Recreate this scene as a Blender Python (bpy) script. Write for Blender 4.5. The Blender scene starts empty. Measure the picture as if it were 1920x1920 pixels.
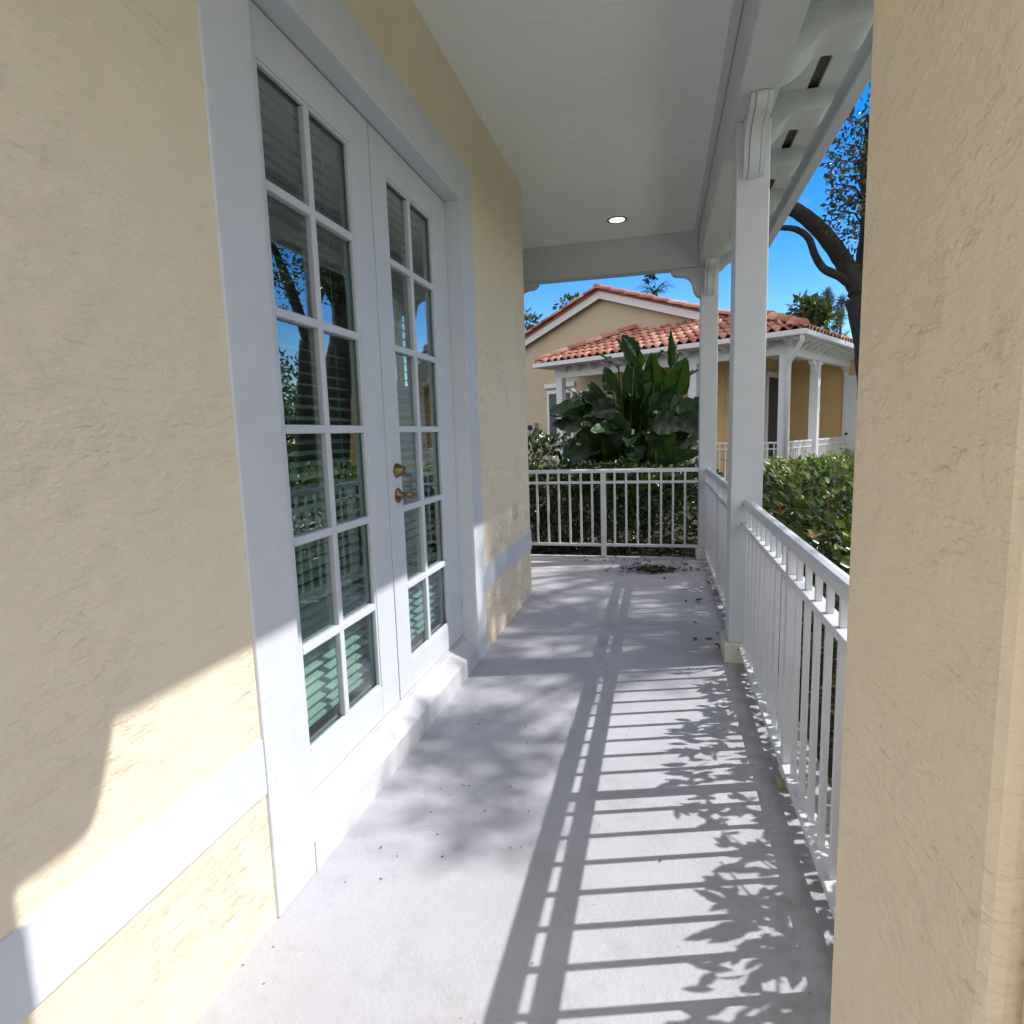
import bpy, bmesh, math, random
import numpy as np
from mathutils import Vector, Matrix

random.seed(7)
rng = np.random.default_rng(11)
SC = bpy.context.scene
COL = SC.collection
PI = math.pi

# ------------------------------------------------------------------ camera geometry
F = 1125.0
H = 1.42
def _d(px, py):
    return Vector((px - 960.0, -(py - 960.0), -F)).normalized()
_Y = _d(1238, 805)
_Z = -_d(1224, 9600)
_Z = (_Z - _Y * _Y.dot(_Z)).normalized()
_X = _Y.cross(_Z)
RM = Matrix((_X, _Y, _Z))          # world = RM @ camera
def ray(px, py): return RM @ _d(px, py)
def at(px, py, y):
    r = ray(px, py); return Vector((0, 0, H)) + r * (y / r.y)
def proj(p):
    v = RM.transposed() @ (Vector(p) - Vector((0, 0, H)))
    if v.z >= -0.01: return (-9999, -9999)
    return (960 + v.x / -v.z * F, 960 - v.y / -v.z * F)

CLOUD = 8.0
SUN = Vector((1.0, 0.30, 1.103)).normalized()   # towards the sun

# ------------------------------------------------------------------ materials
def new_mat(name):
    m = bpy.data.materials.new(name); m.use_nodes = True
    nt = m.node_tree; nt.nodes.clear()
    out = nt.nodes.new('ShaderNodeOutputMaterial')
    b = nt.nodes.new('ShaderNodeBsdfPrincipled')
    nt.links.new(b.outputs[0], out.inputs['Surface'])
    return m, nt, b, out
def N(nt, kind, **kw):
    n = nt.nodes.new(kind)
    for k, v in kw.items():
        if k in ('operation', 'blend_type', 'data_type', 'noise_dimensions', 'feature', 'musgrave_type', 'noise_type', 'wave_type', 'bands_direction', 'distance', 'interpolation_type'): setattr(n, k, v)
        else: n.inputs[k.replace('_', ' ')].default_value = v
    return n
def coords(nt, scale=(1, 1, 1), rot=(0, 0, 0), kind='Object'):
    tc = nt.nodes.new('ShaderNodeTexCoord'); mp = nt.nodes.new('ShaderNodeMapping')
    mp.inputs['Scale'].default_value = scale; mp.inputs['Rotation'].default_value = rot
    nt.links.new(tc.outputs[kind], mp.inputs['Vector']); return mp.outputs['Vector']
def ramp(nt, fac, stops):
    r = nt.nodes.new('ShaderNodeValToRGB'); e = r.color_ramp.elements
    while len(e) < len(stops): e.new(0.5)
    for i, (p, c) in enumerate(stops):
        e[i].position = p; e[i].color = (c if len(c) == 4 else (*c, 1))
    nt.links.new(fac, r.inputs['Fac']); return r.outputs['Color']
def bump(nt, b, height, strength=0.3, dist=0.01, prev=None):
    bm = nt.nodes.new('ShaderNodeBump'); bm.inputs['Strength'].default_value = strength
    bm.inputs['Distance'].default_value = dist
    nt.links.new(height, bm.inputs['Height'])
    if prev is not None: nt.links.new(prev, bm.inputs['Normal'])
    if b is not None: nt.links.new(bm.outputs[0], b.inputs['Normal'])
    return bm.outputs[0]
def g3(v): return (v, v, v, 1)

def stucco(name, col, axis='Z', scale=13.0, stretch=(0.5, 0.5, 1), strength=0.55, dark=0.93, depth=0.010):
    """dragged trowel finish: short torn lips running along the wall, sandy grain, slow undulation"""
    m, nt, b, out = new_mat(name)
    v = coords(nt, stretch); v2 = coords(nt)
    w = nt.nodes.new('ShaderNodeTexWave'); w.wave_type = 'BANDS'; w.bands_direction = axis; w.wave_profile = 'SAW'
    for k_, x_ in (('Scale', scale), ('Distortion', 9.0), ('Detail', 4.0), ('Detail Scale', 1.1), ('Detail Roughness', 0.62)): w.inputs[k_].default_value = x_
    nt.links.new(v, w.inputs['Vector'])
    ga = N(nt, 'ShaderNodeTexNoise', Scale=16.0, Detail=4.0, Roughness=0.6); nt.links.new(v, ga.inputs['Vector'])
    gr_ = ramp(nt, ga.outputs['Fac'], [(0.40, g3(0.0)), (0.56, g3(1))])
    n3 = N(nt, 'ShaderNodeTexNoise', Scale=2.4, Detail=4.0); nt.links.new(v2, n3.inputs['Vector'])
    pa = ramp(nt, n3.outputs['Fac'], [(0.36, g3(0.15)), (0.60, g3(1))])
    m1 = N(nt, 'ShaderNodeMath', operation='MULTIPLY'); nt.links.new(w.outputs['Fac'], m1.inputs[0]); nt.links.new(gr_, m1.inputs[1])
    m2 = N(nt, 'ShaderNodeMath', operation='MULTIPLY'); nt.links.new(m1.outputs[0], m2.inputs[0]); nt.links.new(pa, m2.inputs[1])
    n2 = N(nt, 'ShaderNodeTexNoise', Scale=150.0, Detail=4.0, Roughness=0.65); nt.links.new(v2, n2.inputs['Vector'])
    n6 = N(nt, 'ShaderNodeTexNoise', Scale=24.0, Detail=5.0, Roughness=0.6); nt.links.new(v, n6.inputs['Vector'])
    nb = bump(nt, None, n2.outputs['Fac'], 0.30, 0.004)
    nb2 = bump(nt, None, n6.outputs['Fac'], 0.45, 0.013, nb)
    bump(nt, b, m2.outputs[0], strength, depth, nb2)
    n8 = N(nt, 'ShaderNodeTexNoise', Scale=0.9, Detail=7.0, Roughness=0.7); nt.links.new(v2, n8.inputs['Vector'])
    c = ramp(nt, n8.outputs['Fac'], [(0.32, (col[0]*dark, col[1]*(dark-.005), col[2]*(dark-0.03), 1)), (0.62, (*col, 1))])
    nt.links.new(c, b.inputs['Base Color'])
    b.inputs['Roughness'].default_value = 0.85; b.inputs['Specular IOR Level'].default_value = 0.25
    return m

def paint(name, col, rough=0.45, nscale=9.0, bstr=0.12, bscale=60.0, var=0.06, spec=0.4, stretch=(1, 1, 1)):
    m, nt, b, out = new_mat(name)
    v = coords(nt, stretch)
    n = N(nt, 'ShaderNodeTexNoise', Scale=nscale, Detail=5.0, Roughness=0.65); nt.links.new(v, n.inputs['Vector'])
    c = ramp(nt, n.outputs['Fac'], [(0.28, (col[0]*(1-var), col[1]*(1-var), col[2]*(1-var*1.4), 1)), (0.62, (*col, 1))])
    nt.links.new(c, b.inputs['Base Color'])
    n2 = N(nt, 'ShaderNodeTexNoise', Scale=bscale, Detail=4.0); nt.links.new(v, n2.inputs['Vector'])
    bump(nt, b, n2.outputs['Fac'], bstr, 0.003)
    b.inputs['Roughness'].default_value = rough
    b.inputs['Specular IOR Level'].default_value = spec
    return m

def leafmat(name, cols, rough=0.35, trans=0.25, spec=0.5, tcol=None):
    m, nt, b, out = new_mat(name)
    g = nt.nodes.new('ShaderNodeNewGeometry')
    c = ramp(nt, g.outputs['Random Per Island'], [(i / max(1, len(cols) - 1), (*cc, 1)) for i, cc in enumerate(cols)])
    nt.links.new(c, b.inputs['Base Color'])
    b.inputs['Roughness'].default_value = rough; b.inputs['Specular IOR Level'].default_value = spec
    t = nt.nodes.new('ShaderNodeBsdfTranslucent')
    if tcol: t.inputs['Color'].default_value = (*tcol, 1)
    else: nt.links.new(c, t.inputs['Color'])
    mx = nt.nodes.new('ShaderNodeMixShader'); mx.inputs[0].default_value = trans
    nt.links.new(b.outputs[0], mx.inputs[1]); nt.links.new(t.outputs[0], mx.inputs[2])
    nt.links.new(mx.outputs[0], out.inputs['Surface'])
    return m

def floor_material():
    m, nt, b, out = new_mat('painted_concrete')
    v = coords(nt)
    n1 = N(nt, 'ShaderNodeTexNoise', Scale=1.3, Detail=6.0, Roughness=0.6); nt.links.new(v, n1.inputs['Vector'])
    c1 = ramp(nt, n1.outputs['Fac'], [(0.3, (0.435, 0.435, 0.475)), (0.65, (0.505, 0.505, 0.55))])
    # worn specks and grit
    n2 = N(nt, 'ShaderNodeTexVoronoi', Scale=17.0, Randomness=1.0); nt.links.new(v, n2.inputs['Vector'])
    n3 = N(nt, 'ShaderNodeTexNoise', Scale=6.0, Detail=4.0); nt.links.new(v, n3.inputs['Vector'])
    sp = ramp(nt, n2.outputs['Distance'], [(0.05, g3(1)), (0.085, g3(0))])
    gate = ramp(nt, n3.outputs['Fac'], [(0.54, g3(0)), (0.6, g3(1))])
    mu = N(nt, 'ShaderNodeMath', operation='MULTIPLY'); nt.links.new(sp, mu.inputs[0]); nt.links.new(gate, mu.inputs[1])
    mx = N(nt, 'ShaderNodeMix', data_type='RGBA'); nt.links.new(mu.outputs[0], mx.inputs['Factor'])
    nt.links.new(c1, mx.inputs['A']); mx.inputs['B'].default_value = (0.16, 0.15, 0.14, 1)
    # dirt blotches
    n5 = N(nt, 'ShaderNodeTexNoise', Scale=3.1, Detail=8.0, Roughness=0.75); nt.links.new(v, n5.inputs['Vector'])
    dm = ramp(nt, n5.outputs['Fac'], [(0.50, g3(0)), (0.74, g3(0.42))])
    mx2 = N(nt, 'ShaderNodeMix', data_type='RGBA'); nt.links.new(dm, mx2.inputs['Factor'])
    nt.links.new(mx.outputs['Result'], mx2.inputs['A']); mx2.inputs['B'].default_value = (0.27, 0.25, 0.23, 1)
    sx_ = nt.nodes.new('ShaderNodeSeparateXYZ'); nt.links.new(v, sx_.inputs[0])
    er_ = N(nt, 'ShaderNodeMapRange'); nt.links.new(sx_.outputs[0], er_.inputs['Value']); er_.inputs['From Min'].default_value = 0.12; er_.inputs['From Max'].default_value = 0.56
    n9 = N(nt, 'ShaderNodeTexNoise', Scale=7.0, Detail=9.0, Roughness=0.78); nt.links.new(v, n9.inputs['Vector'])
    dg = ramp(nt, n9.outputs['Fac'], [(0.44, g3(0)), (0.70, g3(0.8))])
    dm2 = N(nt, 'ShaderNodeMath', operation='MULTIPLY'); nt.links.new(dg, dm2.inputs[0]); nt.links.new(er_.outputs[0], dm2.inputs[1])
    mx3 = N(nt, 'ShaderNodeMix', data_type='RGBA'); nt.links.new(dm2.outputs[0], mx3.inputs['Factor'])
    nt.links.new(mx2.outputs['Result'], mx3.inputs['A']); mx3.inputs['B'].default_value = (0.16, 0.145, 0.12, 1)
    nt.links.new(mx3.outputs['Result'], b.inputs['Base Color'])
    n4 = N(nt, 'ShaderNodeTexNoise', Scale=75.0, Detail=6.0, Roughness=0.7); nt.links.new(v, n4.inputs['Vector'])
    n7 = N(nt, 'ShaderNodeTexNoise', Scale=9.0, Detail=3.0); nt.links.new(v, n7.inputs['Vector'])
    bump(nt, b, n4.outputs['Fac'], 0.55, 0.007, bump(nt, None, n7.outputs['Fac'], 0.15, 0.02))
    b.inputs['Roughness'].default_value = 0.6; b.inputs['Specular IOR Level'].default_value = 0.3
    return m

def ground_material():
    m, nt, b, out = new_mat('garden_ground')
    v = coords(nt)
    n1 = N(nt, 'ShaderNodeTexNoise', Scale=0.8, Detail=6.0); nt.links.new(v, n1.inputs['Vector'])
    n2 = N(nt, 'ShaderNodeTexNoise', Scale=35.0, Detail=5.0); nt.links.new(v, n2.inputs['Vector'])
    grass = ramp(nt, n2.outputs['Fac'], [(0.3, (0.030, 0.055, 0.012)), (0.7, (0.075, 0.12, 0.030))])
    soil = ramp(nt, n2.outputs['Fac'], [(0.3, (0.030, 0.020, 0.013)), (0.7, (0.10, 0.065, 0.04))])
    sep = nt.nodes.new('ShaderNodeSeparateXYZ'); nt.links.new(v, sep.inputs[0])
    # planting beds hug the porch: x < 2.6 and y < 9.5 (object space), wobbling edge
    ax = N(nt, 'ShaderNodeMath', operation='ADD'); nt.links.new(sep.outputs[0], ax.inputs[0]); nt.links.new(n1.outputs['Fac'], ax.inputs[1])
    gx = ramp(nt, ax.outputs[0], [(0.0, g3(0)), (1.0, g3(1))])
    mr = N(nt, 'ShaderNodeMapRange'); nt.links.new(ax.outputs[0], mr.inputs['Value'])
    mr.inputs['From Min'].default_value = 3.0; mr.inputs['From Max'].default_value = 3.2
    mx = N(nt, 'ShaderNodeMix', data_type='RGBA'); nt.links.new(mr.outputs[0], mx.inputs['Factor'])
    nt.links.new(soil, mx.inputs['A']); nt.links.new(grass, mx.inputs['B'])
    nt.links.new(mx.outputs['Result'], b.inputs['Base Color'])
    bump(nt, b, n2.outputs['Fac'], 0.8, 0.03)
    b.inputs['Roughness'].default_value = 0.95
    return m

def bark_material():
    m, nt, b, out = new_mat('oak_bark')
    v = coords(nt, (1, 1, 0.35))
    n1 = N(nt, 'ShaderNodeTexNoise', Scale=14.0, Detail=8.0, Roughness=0.7, Distortion=0.6); nt.links.new(v, n1.inputs['Vector'])
    c = ramp(nt, n1.outputs['Fac'], [(0.3, (0.012, 0.011, 0.010)), (0.55, (0.032, 0.029, 0.027)), (0.75, (0.07, 0.064, 0.058))])
    nt.links.new(c, b.inputs['Base Color']); bump(nt, b, n1.outputs['Fac'], 0.9, 0.03)
    b.inputs['Roughness'].default_value = 0.9
    return m

def glass_material(name, tint, ior=0.1):
    m, nt, b, out = new_mat(name)
    nt.nodes.remove(b)
    t = nt.nodes.new('ShaderNodeBsdfTransparent'); t.inputs['Color'].default_value = (*tint, 1)
    gl = nt.nodes.new('ShaderNodeBsdfGlossy'); gl.inputs['Roughness'].default_value = 0.0
    gl.inputs['Color'].default_value = (0.95, 0.98, 1, 1)
    ge = nt.nodes.new('ShaderNodeNewGeometry')
    dt = nt.nodes.new('ShaderNodeVectorMath'); dt.operation = 'DOT_PRODUCT'
    nt.links.new(ge.outputs['Normal'], dt.inputs[0]); nt.links.new(ge.outputs['Incoming'], dt.inputs[1])
    ab = N(nt, 'ShaderNodeMath', operation='ABSOLUTE'); nt.links.new(dt.outputs['Value'], ab.inputs[0])
    om = N(nt, 'ShaderNodeMath', operation='SUBTRACT'); om.inputs[0].default_value = 1.0; nt.links.new(ab.outputs[0], om.inputs[1])
    pw = N(nt, 'ShaderNodeMath', operation='POWER'); nt.links.new(om.outputs[0], pw.inputs[0]); pw.inputs[1].default_value = 4.0
    fr = N(nt, 'ShaderNodeMath', operation='MULTIPLY_ADD'); nt.links.new(pw.outputs[0], fr.inputs[0]); fr.inputs[1].default_value = 1 - ior; fr.inputs[2].default_value = ior
    n = N(nt, 'ShaderNodeTexNoise', Scale=1.6, Detail=1.0); nt.links.new(coords(nt), n.inputs['Vector'])
    nb = bump(nt, None, n.outputs['Fac'], 0.05, 0.02)
    nt.links.new(nb, gl.inputs['Normal'])
    mx = nt.nodes.new('ShaderNodeMixShader')
    nt.links.new(fr.outputs[0], mx.inputs[0]); nt.links.new(t.outputs[0], mx.inputs[1]); nt.links.new(gl.outputs[0], mx.inputs[2])
    nt.links.new(mx.outputs[0], out.inputs['Surface'])
    return m

def metal(name, col, rough=0.35):
    m, nt, b, out = new_mat(name)
    n = N(nt, 'ShaderNodeTexNoise', Scale=40.0, Detail=4.0); nt.links.new(coords(nt), n.inputs['Vector'])
    c = ramp(nt, n.outputs['Fac'], [(0.35, (col[0]*0.55, col[1]*0.5, col[2]*0.45, 1)), (0.65, (*col, 1))])
    nt.links.new(c, b.inputs['Base Color']); b.inputs['Metallic'].default_value = 0.9; b.inputs['Roughness'].default_value = rough
    return m

def tile_material():
    m, nt, b, out = new_mat('clay_roof_tile')
    g = nt.nodes.new('ShaderNodeNewGeometry')
    c1 = ramp(nt, g.outputs['Random Per Island'], [(0.0, (0.30, 0.10, 0.065)), (0.35, (0.38, 0.155, 0.105)), (0.7, (0.45, 0.215, 0.15)), (1.0, (0.54, 0.31, 0.235))])
    n = N(nt, 'ShaderNodeTexNoise', Scale=9.0, Detail=6.0, Roughness=0.7); nt.links.new(coords(nt), n.inputs['Vector'])
    mk = ramp(nt, n.outputs['Fac'], [(0.5, g3(0)), (0.75, g3(0.6))])
    mx = N(nt, 'ShaderNodeMix', data_type='RGBA'); nt.links.new(mk, mx.inputs['Factor'])
    nt.links.new(c1, mx.inputs['A']); mx.inputs['B'].default_value = (0.16, 0.075, 0.05, 1)
    nt.links.new(mx.outputs['Result'], b.inputs['Base Color']); bump(nt, b, n.outputs['Fac'], 0.2, 0.01)
    b.inputs['Roughness'].default_value = 0.75
    return m

def litter_material():
    m, nt, b, out = new_mat('dead_leaves')
    g = nt.nodes.new('ShaderNodeNewGeometry')
    c = ramp(nt, g.outputs['Random Per Island'], [(0, (0.018, 0.011, 0.008)), (0.4, (0.04, 0.023, 0.013)), (0.75, (0.09, 0.048, 0.022)), (1, (0.22, 0.125, 0.055))])
    nt.links.new(c, b.inputs['Base Color']); b.inputs['Roughness'].default_value = 0.8
    return m

def emissive(name, col, s):
    m, nt, b, out = new_mat(name)
    b.inputs['Base Color'].default_value = (*col, 1); b.inputs['Emission Color'].default_value = (*col, 1)
    b.inputs['Emission Strength'].default_value = s; return m

CREAM = (0.82, 0.715, 0.55)
M = dict(
    stucco=stucco('cream_stucco', CREAM, 'Z', 12.0, (0.45, 0.45, 1), 0.6),
    stucco_pillar=stucco('cream_stucco_pillar', CREAM, 'Z', 11.0, (0.5, 0.5, 1), 0.7, 0.95, 0.012),
    white=paint('white_trim_paint', (0.61, 0.64, 0.69), var=0.06),
    sill=paint('white_sill_paint', (0.60, 0.60, 0.62), 0.5, 4.0, 0.25, 25.0, 0.08),
    rail=paint('white_powder_coat', (0.64, 0.66, 0.70), 0.35, 6.0, 0.05, 90.0, 0.05, 0.5),
    plinth=paint('weathered_white_paint', (0.74, 0.71, 0.67), 0.6, 7.0, 0.25, 40.0, 0.22),
    ceiling=stucco('white_textured_ceiling', (0.84, 0.87, 0.89), 'Y', 8.0, (0.6, 1, 1), 0.5, 0.96),
    floor=floor_material(), ground=ground_material(), bark=bark_material(), tile=tile_material(), litter=litter_material(),
    glass=glass_material('tinted_door_glass', (0.79, 0.92, 0.875), 0.16),
    winglass=paint('dark_window_glass', (0.012, 0.03, 0.055), 0.08, 2, 0.0, 5, 0.2, 0.35),
    blind=paint('white_blind_slat', (0.66, 0.69, 0.67), 0.45),
    cord=paint('blind_cord', (0.6, 0.62, 0.6), 0.7),
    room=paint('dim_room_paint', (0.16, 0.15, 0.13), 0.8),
    brass=metal('aged_brass', (0.28, 0.20, 0.12)),
    nickel=metal('hinge_metal', (0.7, 0.7, 0.7)),
    rust=paint('rusty_screw', (0.10, 0.055, 0.035), 0.8),
    cover=paint('cream_outlet_cover', (0.60, 0.52, 0.40), 0.5),
    dark=paint('dark_void', (0.03, 0.032, 0.03), 0.9),
    screen=paint('vent_screen', (0.13, 0.135, 0.12), 0.9),
    seam=paint('door_seam', (0.10, 0.09, 0.085), 0.9),
    gable=stucco('beige_stucco', (0.47, 0.405, 0.30), 'Z', 8.0, (0.5, 0.5, 1), 0.3),
    ochre=stucco('ochre_stucco', (0.56, 0.395, 0.19), 'Z', 8.0, (0.5, 0.5, 1), 0.3),
    grey=paint('grey_box_paint', (0.38, 0.36, 0.31), 0.6),
    lamp=emissive('lit_lens', (1.0, 0.98, 0.95), 1.2),
    ring=paint('grey_ring', (0.22, 0.22, 0.21), 0.5),
    concrete=paint('rough_footing', (0.42, 0.37, 0.30), 0.9, 30, 0.8, 30, 0.4),
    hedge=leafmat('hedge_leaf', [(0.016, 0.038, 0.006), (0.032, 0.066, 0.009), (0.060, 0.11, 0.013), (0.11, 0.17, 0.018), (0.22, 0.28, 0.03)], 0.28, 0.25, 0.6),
    hedge_shaded=leafmat('shaded_hedge_leaf', [(0.010, 0.024, 0.006), (0.016, 0.040, 0.008), (0.034, 0.072, 0.012), (0.08, 0.14, 0.02)], 0.3, 0.2),  # darker copy of the hedge leaf, shade put into the colours
    hedge_lit=leafmat('sunlit_hedge_leaf', [(0.10, 0.16, 0.03), (0.20, 0.26, 0.06), (0.34, 0.36, 0.12)], 0.4, 0.25),  # paler copy of the hedge leaf, sunlight put into the colours
    strel=leafmat('paddle_leaf', [(0.008, 0.020, 0.009), (0.012, 0.032, 0.011), (0.022, 0.050, 0.014)], 0.42, 0.12, 0.25, (0.10, 0.20, 0.02)),
    stalk=paint('green_stalk', (0.022, 0.045, 0.012), 0.8, spec=0.1),
    oakleaf=leafmat('oak_leaf', [(0.018, 0.030, 0.010), (0.030, 0.050, 0.015), (0.055, 0.080, 0.025)], 0.35, 0.25),
    treeleaf=leafmat('tree_leaf', [(0.030, 0.055, 0.015), (0.055, 0.095, 0.025), (0.085, 0.13, 0.035)], 0.45, 0.25),
    pine=leafmat('pine_needles', [(0.06, 0.085, 0.05), (0.09, 0.12, 0.07)], 0.7, 0.3),
    lit_tip=leafmat('sunlit_tip_leaf', [(0.10, 0.17, 0.018), (0.18, 0.25, 0.03), (0.30, 0.34, 0.06)], 0.35, 0.3),  # bright leaf colours with the sunlight on hedge tips painted in
    redleaf=leafmat('new_leaf', [(0.42, 0.10, 0.03), (0.45, 0.26, 0.05), (0.30, 0.30, 0.05)], 0.35, 0.3),
    twig=paint('brown_twig', (0.10, 0.07, 0.045), 0.9),
)

# ------------------------------------------------------------------ mesh helpers
class MB:
    def __init__(s, o=(0, 0, 0)): s.v = []; s.f = []; s.o = Vector(o); s.sm = []
    def add(s, vs, fs, smooth=False):
        k = len(s.v); s.v += [(p[0] - s.o.x, p[1] - s.o.y, p[2] - s.o.z) for p in vs]
        s.f += [tuple(i + k for i in f) for f in fs]; s.sm += [smooth] * len(fs)
    def box(s, x0, x1, y0, y1, z0, z1, c=0.0):
        if x0 > x1: x0, x1 = x1, x0
        if y0 > y1: y0, y1 = y1, y0
        if z0 > z1: z0, z1 = z1, z0
        if c <= 0:
            s.add([(x, y, z) for x in (x0, x1) for y in (y0, y1) for z in (z0, z1)],
                  [(0, 1, 3, 2), (4, 6, 7, 5), (0, 4, 5, 1), (2, 3, 7, 6), (0, 2, 6, 4), (1, 5, 7, 3)]); return
        bm = bmesh.new(); bmesh.ops.create_cube(bm, size=1)
        for v in bm.verts:
            v.co = Vector(((x0 + x1) / 2 + v.co.x * (x1 - x0), (y0 + y1) / 2 + v.co.y * (y1 - y0), (z0 + z1) / 2 + v.co.z * (z1 - z0)))
        bmesh.ops.bevel(bm, geom=bm.edges[:], offset=c, segments=2, profile=0.5, affect='EDGES')
        bm.verts.index_update()
        s.add([v.co.copy() for v in bm.verts], [[v.index for v in f.verts] for f in bm.faces]); bm.free()
    def prism(s, pts, axis, lo, hi):
        """pts: outline in the two axes other than `axis` (in xyz order)"""
        n = len(pts); vs = []
        for t in (lo, hi):
            for p in pts:
                q = list(p); q.insert(axis, t); vs.append(q)
        fs = [(i, (i + 1) % n, n + (i + 1) % n, n + i) for i in range(n)]
        fs += [tuple(range(n))[::-1], tuple(range(n, 2 * n))]
        s.add(vs, fs)
    def tube(s, pts, rad, seg=8, cap=True, rough=0.0):
        pts = [Vector(p) for p in pts]; n = len(pts)
        if not hasattr(rad, '__len__'): rad = [rad] * n
        vs = []; prev = None
        for i, p in enumerate(pts):
            t = (pts[min(i + 1, n - 1)] - pts[max(i - 1, 0)]).normalized()
            if prev is None:
                u = t.orthogonal().normalized()
            else:
                u = (prev - t * prev.dot(t)).normalized()
            prev = u; w = t.cross(u)
            for k in range(seg):
                a = 2 * PI * k / seg; r = rad[i] * (1 + (random.uniform(-rough, rough) if rough else 0))
                vs.append(p + (u * math.cos(a) + w * math.sin(a)) * r)
        fs = [(i * seg + k, i * seg + (k + 1) % seg, (i + 1) * seg + (k + 1) % seg, (i + 1) * seg + k) for i in range(n - 1) for k in range(seg)]
        if cap: fs += [tuple(range(seg))[::-1], tuple(range((n - 1) * seg, n * seg))]
        s.add(vs, fs, True)
    def lathe(s, prof, org, axis, seg=24):
        """prof: (distance along axis, radius)"""
        ax = Vector(axis).normalized(); u = ax.orthogonal().normalized(); w = ax.cross(u); org = Vector(org); vs = []
        for d, r in prof:
            for k in range(seg):
                a = 2 * PI * k / seg; vs.append(org + ax * d + (u * math.cos(a) + w * math.sin(a)) * r)
        n = len(prof)
        fs = [(i * seg + k, i * seg + (k + 1) % seg, (i + 1) * seg + (k + 1) % seg, (i + 1) * seg + k) for i in range(n - 1) for k in range(seg)]
        fs += [tuple(range(seg))[::-1], tuple(range((n - 1) * seg, n * seg))]
        s.add(vs, fs, True)
    def build(s, name, mat, parent=None, loc=None):
        me = bpy.data.meshes.new(name); me.from_pydata([tuple(v) for v in s.v], [], s.f)
        me.polygons.foreach_set('use_smooth', s.sm)
        bm = bmesh.new(); bm.from_mesh(me); bmesh.ops.recalc_face_normals(bm, faces=bm.faces[:]); bm.to_mesh(me); bm.free()
        me.update(); me.materials.append(mat)
        o = bpy.data.objects.new(name, me); COL.objects.link(o)
        if parent is not None: o.parent = parent
        elif loc is None: o.location = s.o
        if loc is not None: o.location = loc
        return o

def leafmesh(name, P, D, NRM, L, W, mat, parent=None, org=(0, 0, 0), simple=False, fold=0.25):
    """many small leaves in one mesh: P base points, D axis, NRM approx normal, L length, W width"""
    P = np.asarray(P, float) - np.asarray(org, float); D = np.asarray(D, float); NRM = np.asarray(NRM, float)
    n = len(P); L = np.broadcast_to(L, (n,))[:, None]; W = np.broadcast_to(W, (n,))[:, None]
    D = D / np.linalg.norm(D, axis=1)[:, None]
    S = np.cross(D, NRM); S /= (np.linalg.norm(S, axis=1)[:, None] + 1e-9); U = np.cross(S, D)
    if simple:
        T = [(0, 0, 0), (.5, .5, .06), (1, 0, 0), (.5, -.5, .06)]; FQ = [(0, 1, 2), (0, 2, 3)]
    else:
        T = [(0, 0, 0), (.28, .42, fold * .42), (.28, 0, 0), (.28, -.42, fold * .42), (.65, .40, fold * .3), (.65, 0, .02), (.65, -.40, fold * .3), (1, 0, -.06)]
        FQ = [(0, 2, 1), (0, 3, 2), (1, 2, 5, 4), (2, 3, 6, 5), (4, 5, 7), (5, 6, 7)]
    V = np.stack([P + D * L * t[0] + S * W * t[1] + U * W * t[2] for t in T], 1).reshape(-1, 3)
    k = len(T)
    faces = [tuple(i * k + j for j in f) for i in range(n) for f in FQ]
    me = bpy.data.meshes.new(name); me.from_pydata(V.tolist(), [], faces)
    if not simple: me.polygons.foreach_set('use_smooth', [True] * len(faces))
    me.update(); me.materials.append(mat)
    o = bpy.data.objects.new(name, me); COL.objects.link(o)
    if parent is not None: o.parent = parent
    else: o.location = org
    return o

def tag(o, label, cat, group=None, kind=None):
    o['label'] = label; o['category'] = cat
    if group: o['group'] = group
    if kind: o['kind'] = kind
    return o
def thing(name, label, cat, loc=(0, 0, 0), rz=0.0, group=None):
    o = bpy.data.objects.new(name, None); o.empty_display_size = 0.2; COL.objects.link(o)
    o.location = loc; o.rotation_euler = (0, 0, rz); return tag(o, label, cat, group)
def struct(o): o['kind'] = 'structure'; return o
def dup(o, parent=None, loc=None):
    c = o.copy(); COL.objects.link(c)
    if parent is not None: c.parent = parent
    if loc is not None: c.location = loc
    for ch in [x for x in o.children]: dup(ch, c)
    return c

# ------------------------------------------------------------------ key dimensions (metres)
XW = -1.115          # stucco face of the house wall
YE = 5.12            # end of that wall
ZC = 3.42            # ceiling
ZB = 3.07            # underside of the beam
PX0, PX1 = 0.405, 0.580   # post
BX0, BX1 = 0.378, 0.572   # beam

# ------------------------------------------------------------------ ground and floor
g = MB(); R = 300
xs = [-R, -60, -20, -8, 0, 8, 20, 60, R]; vs = []; fs = []
for x in xs:
    for y in xs: vs.append((x, y + 5, -0.14))
n = len(xs)
for i in range(n - 1):
    for j in range(n - 1): fs.append((i * n + j, (i + 1) * n + j, (i + 1) * n + j + 1, i * n + j + 1))
g.add(vs, fs); struct(g.build('ground', M['ground']))
k_ = MB(); k_.box(3.4, 5.6, -40, 60, -.3, -.115, .01); struct(k_.build('bounce_strip', paint('pale_bounce', (0.50, 0.46, 0.40), 0.85, 3, .3, 30, .12)))  # unseen pale strip added to bounce warm light into the porch
f = MB(); f.box(-3.2, 0.66, -3.0, 6.84, -0.16, 0.0, 0.012)
struct(f.build('porch_floor', M['floor']))

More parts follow.
